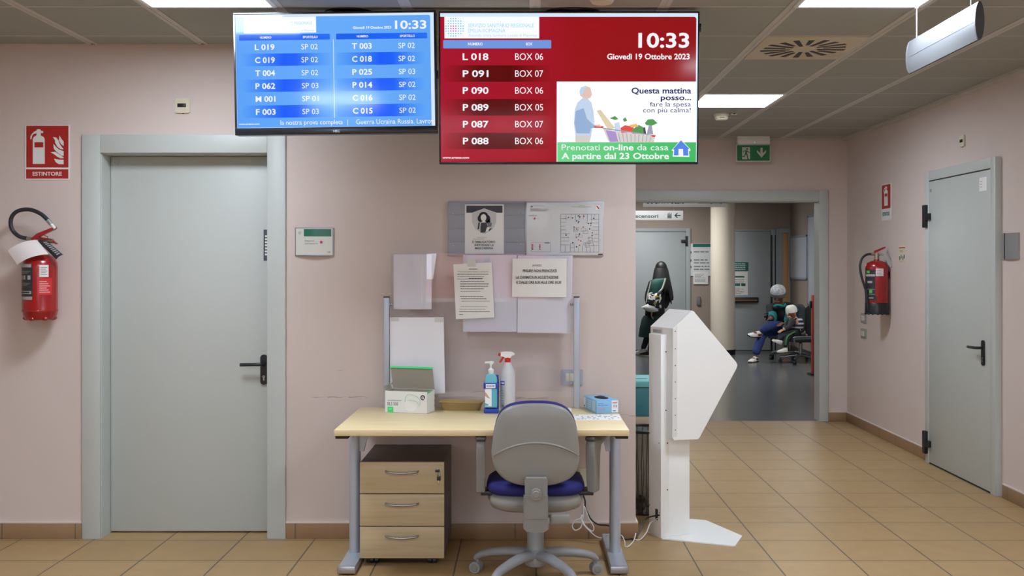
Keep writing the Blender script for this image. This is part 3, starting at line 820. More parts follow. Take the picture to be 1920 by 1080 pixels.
def flames(b, S, m, y):
    for q in ([(26, 0), (26, 16), (12, 16), (-8, 20), (-2, 8), (8, 1)], [(26, 22), (14, 21), (2, 28), (-8, 36), (-20, 42), (-4, 44), (8, 36)], [(8, 36), (26, 22), (26, 24), (10, 38)],
              [(26, 30), (14, 32), (2, 42), (-8, 54), (-10, 72), (-2, 62), (10, 52), (26, 46)], [(26, 52), (14, 54), (4, 62), (-4, 76), (-4, 84), (-12, 96), (0, 94), (8, 84), (12, 72)], [(26, 64), (16, 72), (10, 84), (11, 102), (18, 90), (26, 80)]):
        b.flat([S(*p) for p in q], m, y)

s = 1 / 343.0
t = plaque('fire_sign', 'red and white extinguisher sign above the extinguisher with the hose loop, beside the left door', 'safety sign', (89.5 - CX) * s, EYE - (286 - CY) * s, 84 * s, 103 * s, M_sign_white, .004, 'extinguisher signs', r=.006)
q = 100 / 900 * s
EX = lambda x: (x - 450) * q
EZ = lambda y: (555 - y) * q
b = MB()
b.quad(EX(95), EZ(808), EX(805), EZ(105), M_sign_red, -.0046); b.quad(EX(92), EZ(996), EX(802), EZ(838), M_sign_red, -.0046)
S = lambda x, y: (EX(205 + x * 4.8), EZ(748 - y * 4.8))
ext_glyph(b, S, M_sign_white, -.0052, M_sign_red)
S2 = lambda x, y: (EX(600 + x * 4.8), EZ(755 - y * 4.8))
flames(b, S2, M_sign_white, -.0052)
b.text('ESTINTORE', EX(448), EZ(945), 62 * q, M_sign_white, -.0052, True, 'c', 492 * q)
b.build('sign_print', t, smooth=False)

t = plaque('fire_sign', 'small extinguisher sign on the right wall, white strip under its red panel', 'safety sign', 8.88 * (1661 - CX) / F, 2.026, .225, .31, M_sign_white, .004, 'extinguisher signs', y=0, rz=-PI / 2)
t.location = (XR, 8.86 - D0, 2.026)
b = MB(); b.quad(-.105, -.055, .105, .148, M_sign_red, -.0046); S = lambda x, y: (-.045 + x * .0021, -.03 + y * .00135); ext_glyph(b, S, M_sign_white, -.0052, M_sign_red)
b.text('ESTINTORE', 0, -.115, .030, M_teal, -.0052, True, 'c', .17); b.build('sign_print', t, smooth=False)

t = plaque('notice_card', 'small pale notice card on the right wall beside the extinguisher', 'notice', 0, 0, .155, .135, M_beige_pl, .003); t.location = (XR, 8.49 - D0, 1.583); t.rotation_euler = (0, 0, -PI / 2)
b = MB(); b.quad(-.07, .045, .07, .054, M_sign_red, -.0036); lines(b, -.05, .024, .10, 2, .010, .004, M_ink_soft, -.0036, 3)
for k, (x, m) in enumerate(((-.05, M_teal), (-.015, M_ink_soft), (.02, M_ink_soft), (.05, M_teal))): b.quad(x - .012, -.05 + (k % 2) * .012, x + .012, -.02 + (k % 2) * .012, m, -.0036)
b.build('card_print', t, smooth=False)

# room sign beside the left door: curved face in a grey frame
t = thing('room_sign', 'silver framed room sign with a green band, right of the left door', 'sign', ((590 - CX) * s, 0, EYE - (453.5 - CY) * s))
hw, hh = 36.5 * s, 26.5 * s


def bow(x, hw_, d): return -d * (1 - (x / hw_) ** 2)
def curved(b, x0, z0, x1, z1, m, hw_, d, off, n=10):
    vs, fs, uv = [], [], []
    for i in range(n + 1):
        x = x0 + (x1 - x0) * i / n
        y = bow(x, hw_, d) + off
        vs += [(x, y, z0), (x, y, z1)]
        if i: fs.append((2 * i - 2, 2 * i, 2 * i + 1, 2 * i - 1))
    b.add(vs, fs, m)
M_sign_face = mat('sign_face_satin', (214, 216, 208), .3)
b = MB(); n = 16
prof = [(-hw + 2 * hw * i / n, bow(-hw + 2 * hw * i / n, hw, .016) - .006) for i in range(n + 1)]
b.prism([(p[0], -p[1]) for p in prof] + [(hw, 0), (-hw, 0)], mat('sign_frame_grey', (148, 150, 156), .35, metal=.5), (0, 0, -hh), (1, 0, 0), (0, -1, 0), (0, 0, 2 * hh)); b.build('sign_body', t)
b = MB(); curved(b, -hw * .95, -hh * .93, hw * .93, hh * .95, M_sign_face, hw, .016, -.0066); curved(b, -hw * .52, hh * .38, hw * .87, hh * .90, mat('sign_green_satin', (36, 112, 92), .25), hw, .016, -.0072)
for i in range(-2, 3):
    for j in range(-2, 3):
        if abs(i) + abs(j) < 4: curved(b, -hw * .74 + i * .0035 - .001, hh * .63 + j * .0035 - .001, -hw * .74 + i * .0035 + .001, hh * .63 + j * .0035 + .001, mat('logo_dot', (190, 120, 130), .5) if (i, j) == (-2, -1) else (bpy.data.materials['logo_dot'] if abs(i) + abs(j) < 2 and 'logo_dot' in bpy.data.materials else M_ink_soft), hw, .016, -.0072, 2)
b.text('Deposito', -hw * .46, hh * .02, .0085, M_ink_soft, -.0232, False, 'l', .052); b.text('attrezzature', -hw * .46, -hh * .17, .0085, M_ink_soft, -.0232, False, 'l', .070)
b.lathe([(.0, -.0245), (.0075, -.0245), (.0075, -.022)], mat('sign_magenta_dot', (190, 60, 120), .5), 20, c=(hw * .38, 0, -hh * .02), axis=Matrix(((1, 0, 0), (0, 0, 1), (0, 1, 0))))
b.text('1.29', hw * .82, -hh * .80, .0095, M_ink_soft, -.0150, False, 'r', .030); b.build('sign_face', t, smooth=False)

t = thing('room_sign', 'plain grey blank sign plate right of the right-hand door', 'sign', (XR, 6.59 - D0, 1.613), -PI / 2)
b = MB(); hw2 = .115
prof = [(-hw2 + 2 * hw2 * i / 12, bow(-hw2 + 2 * hw2 * i / 12, hw2, .014) - .006) for i in range(13)]
b.prism([(p[0], -p[1]) for p in prof] + [(hw2, 0), (-hw2, 0)], mat('sign_plate_grey', (150, 150, 150), .4, metal=.3), (0, 0, -.083), (1, 0, 0), (0, -1, 0), (0, 0, .166)); b.build('sign_body', t)
b = MB(); b.span((-.052, -.021, -.083), (-.049, -.014, .083), M_gap); b.build('sign_groove', t)


def sensor_plate(loc, rz, label):
    t = thing('sensor_plate', label, 'sensor', loc, rz, 'sensor plates above the doors')
    b = MB(); b.prism(rrect(-.039, -.040, .039, .040, .009), M_beige_pl, (0, -.013, 0), (1, 0, 0), (0, 0, 1), (0, .013, 0)); b.span((-.004, -.006, -.044), (.004, 0, -.039), M_black); b.build('plate', t)
    b = MB(); b.span((-.028, -.0150, -.009), (.020, -.0125, .012), M_black, .001); b.build('sensor_window', t)
sensor_plate(((343.5 - CX) * s, 0, 2.364), 0, 'small ivory sensor plate on the wall above the left door')
sensor_plate((XR, 7.31 - D0, 2.362), -PI / 2, 'small ivory sensor plate above the right-hand door')

# exit sign hanging below the ceiling in front of the far wall
de = 9.80; pe = de / F
ex, ez = (1412.5 - CX) * pe, EYE - (287 - CY) * pe
t = thing('exit_sign', 'green exit sign with running figure and down arrow above the wide opening', 'exit sign', (ex, de - D0, ez))
b = MB(); b.span((-30 * pe, -.025, 16.5 * pe), (30 * pe, .035, CEIL - ez), M_white_metal, .004); b.span((-31 * pe, -.02, 15.3 * pe), (31 * pe, .03, 17 * pe), M_alu, .002)
b.build('lamp_housing', t)
b = MB(); b.ball((1.5 * pe, -.028, 20 * pe), .004, mat('status_led', (60, 220, 150), .3, emit=(90, 240, 170), es=1.0)); b.build('status_light', t)
b = MB(); b.span((-32 * pe, -.005, -16 * pe), (32 * pe, .005, 15.5 * pe), M_sign_white, .002)
gx = lambda x: (x - 975) * (140 / 1890) * pe
gz = lambda y: (645 - y) * (140 / 1890) * pe
b.quad(gx(560), gz(842), gx(1390), gz(446), mat('exit_panel_green', (22, 118, 66), .4, emit=(20, 120, 66), es=.0), -.0056)
M_glow = mat('exit_panel_white', (206, 200, 190), .5, emit=(200, 196, 186), es=.0)
g = bpy.data.materials['exit_panel_green']
b.quad(gx(688), gz(806), gx(888), gz(498), M_glow, -.0062)
f2 = lambda pts, m, y: b.flat([(gx(x), gz(z)) for x, z in pts], m, y)
f2([(790, 545), (800, 525), (818, 520), (836, 530), (838, 550), (824, 564), (802, 562)], g, -.0068); f2([(770, 575), (820, 575), (812, 650), (775, 680), (760, 660)], g, -.0068)
f2([(775, 578), (770, 596), (735, 600), (715, 636), (700, 630), (722, 586)], g, -.0068); f2([(818, 578), (850, 612), (888, 622), (888, 640), (840, 632), (808, 600)], g, -.0068)
f2([(764, 640), (780, 672), (752, 742), (680, 740), (680, 722), (738, 718)], g, -.0068); f2([(780, 660), (812, 640), (832, 710), (846, 790), (886, 806), (820, 806), (805, 720)], g, -.0068)
f2([(1150, 512), (1208, 512), (1208, 680), (1150, 680)], M_glow, -.0062); f2([(1062, 570), (1150, 655), (1180, 690), (1180, 762), (1066, 630)], M_glow, -.0062); f2([(1292, 570), (1208, 655), (1178, 690), (1178, 762), (1290, 630)], M_glow, -.0062)
b.build('sign_panel', t, smooth=False)

# curved aluminium sign hanging on two wires at the right
t = thing('hanging_sign', 'curved aluminium sign hanging on two wires below the ceiling at the right', 'hanging sign', (1.82, -1.142, 2.476))
hl, hz = .372, .076
M_blank = mat('sign_aluminium', (122, 124, 127), .38, metal=.6)
for sd in (-1, 1):
    b = MB(); n = 10
    arc = [(sd * (.005 + .013 * (1 - (2 * i / n - 1) ** 2)), -hz + 2 * hz * i / n) for i in range(n + 1)]
    b.prism([(p[0], p[1]) for p in arc] + [(sd * .003, hz), (sd * .003, -hz)], M_blank, (0, -hl, 0), (1, 0, 0), (0, 0, 1), (0, 2 * hl, 0)); b.span((sd * .0165 - .002, -hl + .002, -.004), (sd * .0165 + .0025 * sd, hl - .002, .000), M_alu, .0005); b.build('sign_face', t)
for sy in (-1, 1):
    b = MB(); n = 12
    ell = [(.019 * math.cos(2 * PI * i / 24), .078 * math.sin(2 * PI * i / 24)) for i in range(24)]
    b.prism(ell, mat('sign_end_cap', (92, 94, 98), .4, metal=.4) if sy < 0 else bpy.data.materials['sign_end_cap'], (0, sy * hl, 0), (1, 0, 0), (0, 0, 1), (0, sy * .010, 0)); b.build('end_cap', t)
for sy in (-.30, .29):
    b = MB(); b.cyl((0, sy, .07), (0, sy, CEIL - 2.476), .0022, M_white, n=8); b.cyl((0, sy, .212), (0, sy, CEIL - 2.476), .008, M_white, n=12); b.build('wire', t)

# ================================================================== LIGHTS OF THE CORRIDOR
for (x, y, lab, es_) in ((1.95, 10.9, 'square corridor ceiling light before the round column', 60.0), (1.5, 5.3, 'added square ceiling light beyond the wide opening, brightening the USCITA sign', 10.0), (1.6, 7.4, 'added square ceiling light between the hanging signs, brightening the Ascensori sign', 24.0), (3.9, 8.4, 'added square ceiling light above the two dark chairs, brightening that end', 45.0)):  # all but the column's light are added out of view to brighten the corridor
    t = thing('ceiling_light', lab, 'ceiling light', (x, y, CEIL), group='corridor ceiling lights')
    b = MB(); b.span((-.29, -.29, -.008), (.29, .29, 0), M_white_metal, .002); b.build('light_frame', t)
    b = MB(); b.span((-.27, -.27, -.011), (.27, .27, -.007), mat('corridor_diffuser', (255, 255, 255), .6, emit=(248, 250, 250), es=es_)); b.build('diffuser', t)

# ================================================================== FIRE EXTINGUISHERS
M_label_dark = mat('label_dark', (44, 46, 52), .45); M_label_grey = mat('label_grey', (168, 168, 166), .5); M_label_red = mat('label_red', (206, 44, 46), .5); M_brass = mat('valve_brass', (176, 168, 150), .3, metal=.8)
M_tag_paper = mat('tag_paper', (230, 220, 216), .75); M_hose = mat('hose_rubber', (36, 40, 46), .5)


def arcpatch(b, r, a0, a1, z0, z1, m, n=8):
    """Sticker wrapped round a cylinder of radius r."""
    vs, fs = [], []
    for i in range(n + 1):
        a = a0 + (a1 - a0) * i / n
        vs += [(r * math.sin(a), -r * math.cos(a), z0), (r * math.sin(a), -r * math.cos(a), z1)]
        if i: fs.append((2 * i - 2, 2 * i, 2 * i + 1, 2 * i - 1))
    b.add(vs, fs, m)


def sheet(b, corners, m, bend=(0, 0, 0), n=8, th=.0006):
    """Thin sheet between four corners (bl, br, tr, tl), bowed by BEND in its middle."""
    bl, br, tr, tl = [Vector(c) for c in corners]; bend = Vector(bend)
    top, k = [], n + 1
    for j in range(k):
        for i in range(k):
            u, v = i / n, j / n
            p = (bl * (1 - u) + br * u) * (1 - v) + (tl * (1 - u) + tr * u) * v
            top.append(p + bend * (4 * u * (1 - u)))
    nr = (br - bl).cross(tl - bl).normalized() * th
    bot = [p + nr for p in top]
    fs = []
    for j in range(n):
        for i in range(n):
            a = j * k + i
            fs.append((a, a + 1, a + k + 1, a + k)); o = k * k
            fs.append((o + a, o + a + k, o + a + k + 1, o + a + 1))
    edge = [i for i in range(k)] + [j * k + n for j in range(1, k)] + [n * k + i for i in range(n - 1, -1, -1)] + [j * k for j in range(n - 1, 0, -1)]
    for a, c in zip(edge, edge[1:] + edge[:1]): fs.append((c, a, k * k + a, k * k + c))
    b.add(top + bot, fs, m)


def bracket(t, y, z):
    b = MB(); b.span((-.03, .02, z - .03), (.03, y, z + .03), M_black, .003); b.build('wall_bracket', t)

# left one: hose in a loop over the valve
de = 5.60; pe = de / F; ex = (75 - CX) * pe; z0 = EYE - (600 - CY) * pe
t = thing('fire_extinguisher', 'red fire extinguisher with looped hose and paper tag, left of the left door', 'fire extinguisher', (ex, de - D0, z0), group='fire extinguishers')
r = .0885
b = MB(); b.lathe([(r * .55, .0), (r * .80, .004), (r * .96, .026), (r, .045), (r * 1.015, .047), (r * 1.015, .056), (r, .058), (r, .285), (r * .96, .310), (r * .80, .338), (r * .50, .356), (.024, .364), (.024, .372)], M_red, 40)
for k in range(6):
    a = k * PI / 3 + .3
    b.ball((r * .72 * math.cos(a), r * .72 * math.sin(a), .012), (.022, .022, .014), M_red, n=10)
cyl_ = b.build('cylinder', t)
b = MB(); arcpatch(b, r + .0008, -1.25, .02, .130, .300, M_label_dark); arcpatch(b, r + .0014, -1.22, .0, .112, .128, M_label_grey); arcpatch(b, r + .0014, -1.22, -.05, .283, .300, M_label_grey)
for i, a in enumerate((-.85, -.56, -.20)): arcpatch(b, r + .0014, a - .10, a + .10, .218, .240, M_label_grey)
for i in range(6): arcpatch(b, r + .0014, -.95, -.1 - .1 * (i % 3), .262 - i * .006 - (.045 if i > 2 else 0), .2635 - i * .006 - (.045 if i > 2 else 0), M_label_grey)
arcpatch(b, r + .0014, -1.1, -.05, .142, .158, M_label_grey); arcpatch(b, r + .002, -1.02, -.15, .146, .154, M_label_dark); b.build('front_label', t)
b = MB(); arcpatch(b, r + .0008, .40, .92, .232, .296, M_tag_paper)
for i in range(5): arcpatch(b, r + .0014, .46, .84 - .08 * (i % 2), .244 + i * .009, .247 + i * .009, M_ink_soft)
arcpatch(b, r + .0008, .32, 1.15, .136, .226, M_label_red)
for i in range(6): arcpatch(b, r + .0014, .40, 1.0 - .1 * (i % 3), .150 + i * .011, .153 + i * .011, M_tag_paper)
b.build('side_label', t)
b = MB(); b.cyl((0, 0, .37), (0, 0, .418), .021, M_brass, n=20); b.cyl((-.045, -.006, .424), (.075, -.006, .424), .0125, M_brass, n=14); b.cyl((-.02, -.03, .412), (-.02, .01, .412), .014, M_brass, n=14); b.build('valve', t)
b = MB()
b.prism([(-.035, .425), (.0, .446), (.085, .486), (.092, .494), (.088, .500), (.06, .492), (-.01, .464), (-.042, .436)], M_red, (0, -.018, 0), (1, 0, 0), (0, 0, 1), (0, .022, 0))
b.build('squeeze_lever', t)
b = MB(); b.prism([(-.02, .420), (.06, .424), (.092, .406), (.094, .412), (.066, .436), (.0, .446), (-.02, .440)], M_red, (0, -.016, 0), (1, 0, 0), (0, 0, 1), (0, .020, 0)); b.build('carry_handle', t)
b = MB(); b.tube([(.01, -.022, .444), (.03, -.024, .457), (.052, -.022, .446), (.045, -.022, .432), (.02, -.022, .432)], .0025, M_red, 6, closed=True); b.build('safety_pin', t)
h = lambda px, py, y: ((px - 75) * pe, y, (600 - py) * pe)
b = MB(); b.tube(smooth_path([h(52, 447, -.01), h(38, 443, -.015), h(25, 430, -.015), h(23, 412, -.015), h(31, 399, -.015), h(45, 393.5, -.015), h(62, 394, -.015), h(80, 402, -.015), h(93, 414, -.015)], 8), .0108, M_hose, 12)
hs = b.build('hose', t)
b = MB(); b.tube([h(52, 447, -.01), h(57, 447.5, -.008), h(64, 448, -.006)], .0105, M_brass, 12); b.build('hose_coupling', hs)
b = MB(); b.tube([h(92, 413, -.015), h(99, 421, -.016)], [.0115, .0115], M_alu, 12); b.tube([h(99, 421, -.016), h(106, 429, -.017)], [.0095, .007], M_white, 12); b.build('hose_nozzle', hs)
b = MB(); sheet(b, [h(49, 496.5, -.098), h(105, 477, -.086), h(76, 450, -.04), h(27.5, 470.5, -.075)], M_tag_paper, (0, -.018, .012))
for i in range(7):
    u = .12 + i * .11
    A = Vector(h(49, 496.5, -.098)).lerp(Vector(h(27.5, 470.5, -.075)), u); B_ = Vector(h(105, 477, -.086)).lerp(Vector(h(76, 450, -.04)), u)
b.build('paper_tag', t)
b = MB(); sheet(b, [h(116, 487, -.065), h(128, 478, -.06), h(93, 450, -.045), h(79, 452, -.05)], M_label_dark, (0, -.008, .004))
A, B_, C_, E_ = [Vector(h(*p)) for p in ((116, 487, -.0685), (128, 478, -.0635), (93, 450, -.0485), (79, 452, -.0535))]
for i in range(8):
    v = .10 + i * .1
    p, q_ = A.lerp(E_, v), B_.lerp(C_, v); p2, q2 = A.lerp(E_, v + .05), B_.lerp(C_, v + .05)
    up = Vector((0, -.0078, .004))
    b.add([p.lerp(q_, .45) + up, p.lerp(q_, .9) + up * .6, p2.lerp(q2, .9) + up * .6, p2.lerp(q2, .45) + up], [(0, 1, 2, 3)], M_label_grey)
b.build('plastic_tag', t)
bracket(t, -(de - D0), .30)

# right one on the side wall: hose hanging down
t = thing('fire_extinguisher', 'red fire extinguisher with black foot and hanging hose on the right wall', 'fire extinguisher', (2.965, 3.10, 1.078), group='fire extinguishers')
r = .094
b = MB(); b.lathe([(r * .98, .095), (r, .10), (r, .385), (r * .97, .410), (r * .84, .432), (r * .5, .446), (.022, .452), (.022, .46)], M_red, 40); b.build('cylinder', t)
b = MB(); b.lathe([(r * .95, 0), (r * 1.02, .005), (r * 1.02, .092), (r * .98, .098)], M_black, 40)
for k in range(14): a = 2 * PI * k / 14; b.ball((r * .97 * math.cos(a), r * .97 * math.sin(a), .004), .010, M_black, n=8)
b.build('foot_ring', t)
b = MB(); A0 = -1.45; A1 = -.45
arcpatch(b, r + .0008, A0, A1, .145, .375, M_label_dark); arcpatch(b, r + .0014, A0, A1, .318, .336, M_label_grey); arcpatch(b, r + .0014, -1.2, -.7, .262, .280, M_label_grey)
M_lg = mat('label_green', (96, 190, 70), .5); arcpatch(b, r + .0014, -1.3, -.95, .345, .366, M_lg); arcpatch(b, r + .0014, -1.0, -.7, .178, .205, M_lg); arcpatch(b, r + .0014, A0, A1, .208, .212, M_label_grey); arcpatch(b, r + .0014, A0, A1, .168, .172, M_label_grey)
arcpatch(b, r + .001, A0, A1 + .12, .118, .158, M_label_dark); arcpatch(b, r + .0014, -1.3, -.6, .134, .142, M_label_grey); b.build('front_label', t)
b = MB(); arcpatch(b, r + .0008, -.40, .28, .320, .384, M_tag_paper)
for i in range(4): arcpatch(b, r + .0014, -.33, .18 - .1 * (i % 2), .330 + i * .012, .333 + i * .012, M_ink_soft)
b.build('side_label', t)
b = MB(); b.cyl((0, 0, .455), (0, 0, .515), .020, M_brass, n=20); b.cyl((-.05, 0, .505), (.03, 0, .505), .013, M_brass, n=14); b.build('valve', t)
b = MB(); b.prism([(-.02, .512), (.07, .556), (.074, .566), (.06, .566), (-.02, .534)], M_red, (0, -.012, 0), (1, 0, 0), (0, 0, 1), (0, .022, 0)); b.build('squeeze_lever', t)
b = MB(); b.prism([(-.01, .505), (.07, .490), (.09, .474), (.094, .482), (.07, .504), (-.005, .522)], M_label_grey, (0, -.012, 0), (1, 0, 0), (0, 0, 1), (0, .022, 0)); b.build('carry_handle', t)
b = MB(); b.tube(smooth_path([(-.035, 0, .506), (-.085, -.01, .502), (-.130, -.02, .468), (-.148, -.025, .40), (-.138, -.03, .32), (-.115, -.035, .24), (-.100, -.04, .19)], 7), .0100, M_hose, 12); b.tube([(-.102, -.04, .20), (-.092, -.04, .12), (-.086, -.04, .03)], [.013, .015, .006], M_hose, 12); b.build('hose', t)
b = MB(); sheet(b, [(.085, -.075, .395), (.125, -.045, .43), (.085, -.02, .525), (.035, -.06, .50)], M_label_grey, (.01, -.01, 0)); b.build('plastic_tag', t)
b = MB(); b.span((.02, -.03, .30), (XR - 2.965, .03, .36), M_black, .003); b.build('wall_bracket', t)

# ================================================================== SWITCHES, SOCKETS
def switch(loc, rz, w_, h_, label, m_plate, n_keys=1, dz=0):
    t = thing('light_switch', label, 'switch', loc, rz, 'wall switches and sockets')
    b = MB(); b.prism(rrect(-w_ / 2, -h_ / 2, w_ / 2, h_ / 2, .006), m_plate, (0, -.008, 0), (1, 0, 0), (0, 0, 1), (0, .008, 0)); b.prism(rrect(-w_ * .42, -h_ * .40, w_ * .42, h_ * .40, .005), m_plate, (0, -.011, 0), (1, 0, 0), (0, 0, 1), (0, .004, 0)); b.build('plate', t)
    kw = w_ * .56 / n_keys
    for i in range(n_keys):
        x = -w_ * .28 + kw * (i + .5)
        b = MB(); b.box((x, -.012, 0), (kw * .94, .006, h_ * .52), M_beige_pl, .001); b.build('switch_key', t)
    return t
switch(((1072 - CX) * s, 0, EYE - (707 - CY) * s), 0, .122, .085, 'silver light switch behind the right post of the clear screen', mat('switch_silver', (168, 176, 190), .3, metal=.4), 3)
M_sw_grey = mat('switch_grey', (150, 152, 150), .4)
for (py, lab) in ((596.5, 'upper grey light switch below the right-wall extinguisher'), (625.5, 'lower grey light switch below the right-wall extinguisher')):
    d = 9.45; switch((XR, d - D0, EYE - (py - CY) * d / F), -PI / 2, .14, .085, lab, M_sw_grey, 1)
t = thing('wall_socket', 'white wall socket with black plug, low on the wall behind the desk chair', 'socket', (.292, 0, .33), group='wall switches and sockets')
b = MB(); b.prism(rrect(-.04, -.055, .04, .055, .006), M_beige_pl, (0, -.010, 0), (1, 0, 0), (0, 0, 1), (0, .010, 0)); b.build('plate', t)
t = thing('power_plug', 'black power plug in the low wall socket behind the chair', 'plug', (.285, -.010, .345))
b = MB(); b.box((0, -.014, .0), (.03, .028, .042), M_black, .006); b.cyl((0, -.02, -.02), (0, -.02, -.045), .006, M_black, r2=.004, n=12); b.build('plug_body', t)

# ================================================================== NOTICE BOARD
t = thing('notice_board', 'aluminium wall board with slatted left half and printed floor plan right half', 'notice board', ((986 - CX) * s, 0, EYE - (429 - CY) * s))
q = 304 / 1920 * s
NX = lambda x: (x - 948) * q
NZ = lambda y: (376 - y) * q
M_slat = mat('slat_steel', (140, 143, 148), .42, metal=.6)
b = MB(); b.span((NX(28), -.012, NZ(700)), (NX(1868), 0, NZ(52)), M_alu_paint, .002); b.span((NX(942), -.018, NZ(700)), (NX(957), -.01, NZ(52)), M_alu, .001); b.build('board_frame', t)
zs = [68, 213, 375, 540, 690]
for z_a, z_b in zip(zs, zs[1:]):
    b = MB(); n = 6; H = NZ(z_a) - NZ(z_b) - .001
    arc = [(-.0155 - .0008 * (1 - (2 * i / n - 1) ** 2), H * i / n) for i in range(n + 1)]
    b.prism([(p[0], p[1]) for p in arc] + [(-.011, H), (-.011, 0)], M_slat, (NX(32), 0, NZ(z_b) + .0005), (0, 1, 0), (0, 0, 1), (NX(940) - NX(32), 0, 0)); b.build('slat', t)
for (x, y) in ((92, 200), (884, 198), (88, 570), (884, 562)):
    b = MB(); b.ball((NX(x), -.0175, NZ(y)), (.0035, .002, .0035), M_steel, n=10); b.build('board_screw', t)
M_plan = mat('plan_print_base', (206, 207, 206), .30, coat=.3); M_lineg = mat('plan_line', (128, 130, 136), .6)
b = MB(); b.span((NX(957), -.016, NZ(688)), (NX(1862), -.012, NZ(66)), M_plan, .001); Y = -.0166
lines(b, NX(1005), NZ(108), NX(1210) - NX(1005), 1, 1, .0016, M_lineg, Y, 1); lines(b, NX(1000), NZ(140), NX(1240) - NX(1000), 7, .0024, .0012, M_ink_soft, Y, 2); lines(b, NX(980), NZ(217), NX(1090) - NX(980), 3, .0026, .0011, M_lineg, Y, 5)
b.quad(NX(1005), NZ(125), NX(1028), NZ(108), M_lineg, Y); b.quad(NX(1042), NZ(268), NX(1060), NZ(246), M_label_red, Y); lines(b, NX(1072), NZ(258), .016, 1, 1, .0012, M_ink_soft, Y, 9)
lines(b, NX(1490), NZ(121), NX(1745) - NX(1490), 1, 1, .0018, M_ink_soft, Y, 6); lines(b, NX(1570), NZ(104), NX(1650) - NX(1570), 1, 1, .0012, M_lineg, Y, 7)
b.quad(NX(1772), NZ(152), NX(1822), NZ(98), M_paper, Y); b.flat([(NX(1778), NZ(110)), (NX(1790), NZ(104)), (NX(1818), NZ(136)), (NX(1806), NZ(146))], M_label_red, Y - .0003)
fr = lambda x0, z0, x1, z1, t_, m: [b.quad(NX(x0), NZ(z0 + t_), NX(x1), NZ(z0), m, Y), b.quad(NX(x0), NZ(z1), NX(x1), NZ(z1 - t_), m, Y), b.quad(NX(x0), NZ(z1), NX(x0 + t_), NZ(z0), m, Y), b.quad(NX(x1 - t_), NZ(z1), NX(x1), NZ(z0), m, Y)]
fr(1358, 204, 1812, 655, 4, M_lineg); fr(1012, 538, 1240, 650, 3, M_lineg)
rnd = random.Random(4)
for x in (1420, 1480, 1532, 1578, 1624, 1672, 1718, 1760): fr(x, 206, x + 3, 206 + rnd.randint(60, 120), 3, M_lineg); fr(x - 10, 655 - rnd.randint(60, 100), x - 7, 653, 3, M_lineg)
for y in (256, 300, 344, 388, 432, 478, 520, 565): fr(1360, y, 1360 + rnd.randint(50, 110), y + 3, 3, M_lineg); fr(1812 - rnd.randint(60, 160), y + 8, 1810, y + 11, 3, M_lineg)
for k in range(12):
    x, y = rnd.randint(1470, 1690), rnd.randint(320, 560); fr(x, y, x + rnd.randint(30, 70), y + rnd.randint(25, 50), 3, M_lineg)
for k in range(26):
    x, y = rnd.randint(1400, 1790), rnd.randint(215, 630); m = rnd.choice([M_label_red, M_label_red, M_ink, M_ink, M_teal, MRn]); b.quad(NX(x - 6), NZ(y + 7), NX(x + 6), NZ(y - 7), m, Y - .0003)
for k in range(3): b.quad(NX(1018), NZ(560 + k * 24 + 16), NX(1034), NZ(560 + k * 24), M_label_red if k < 2 else M_ink, Y); b.quad(NX(1106), NZ(560 + k * 24 + 16), NX(1120), NZ(560 + k * 24), M_label_red if k != 1 else M_ink, Y); lines(b, NX(1040), NZ(572 + k * 24), .009, 1, 1, .001, M_lineg, Y, k); lines(b, NX(1130), NZ(572 + k * 24), .012, 1, 1, .001, M_lineg, Y, k + 8)
b.quad(NX(1170), NZ(547), NX(1226), NZ(540), M_ink, Y); b.quad(NX(1800), NZ(684), NX(1856), NZ(672), M_ink, Y)
b.build('floor_plan', t, smooth=False)

t = thing('poster', 'black and white face mask poster taped on the slatted board', 'poster', (NX(457) + (986 - CX) * s, -.0188, EYE - (429 - CY) * s + NZ(376)))
b = MB(); px = lambda x: (x - 457) * q
b.span((px(228), -.0012, NZ(672)), (px(688), 0, NZ(90)), M_paper); b.build('poster_sheet', t)
b = MB(); Y = -.0018; M_g1 = mat('poster_dark', (66, 68, 74), .7); M_g2 = mat('poster_mid', (120, 122, 128), .7); M_g3 = mat('poster_light', (204, 204, 204), .7); M_g0 = mat('poster_black', (34, 34, 42), .7)
fp = lambda pts, m, y=Y: b.flat([(px(x), NZ(z)) for x, z in pts], m, y)
fp([(246, 104), (672, 104), (672, 188), (606, 188), (456, 136), (312, 188), (246, 188)], M_g1) ; fp([(456, 140), (600, 190), (598, 300), (560, 380), (456, 440), (350, 380), (316, 300), (314, 190)], M_g3, Y - .0002)
ell = lambda cx, cy, rx, ry, n=14: [(cx + rx * math.cos(2 * PI * i / n), cy + ry * math.sin(2 * PI * i / n)) for i in range(n)]
for e in (ell(448, 215, 52, 36), ell(412, 256, 34, 44), ell(496, 262, 32, 48), ell(510, 300, 20, 30)): fp(e, M_g0, Y - .0004)
fp(ell(448, 246, 34, 42), M_paper, Y - .0006); fp([(432, 286), (466, 286), (466, 306), (432, 306)], M_paper, Y - .0006)
fp([(420, 306), (484, 302), (496, 350), (484, 418), (412, 424), (412, 350)], M_g1, Y - .0007); fp([(388, 300), (406, 304), (398, 380), (376, 386)], M_g1, Y - .0005); fp([(500, 300), (548, 310), (540, 352), (496, 356)], M_g2, Y - .0005); fp([(504, 392), (540, 366), (544, 378), (512, 410)], M_g1, Y - .0007); fp([(488, 360), (520, 362), (508, 400), (470, 420)], M_paper, Y - .0008)
lines(b, px(370), NZ(482), px(540) - px(370), 1, 1, .0014, M_g2, Y, 3); lines(b, px(330), NZ(500), px(594) - px(330), 1, 1, .0018, M_ink_soft, Y, 4)
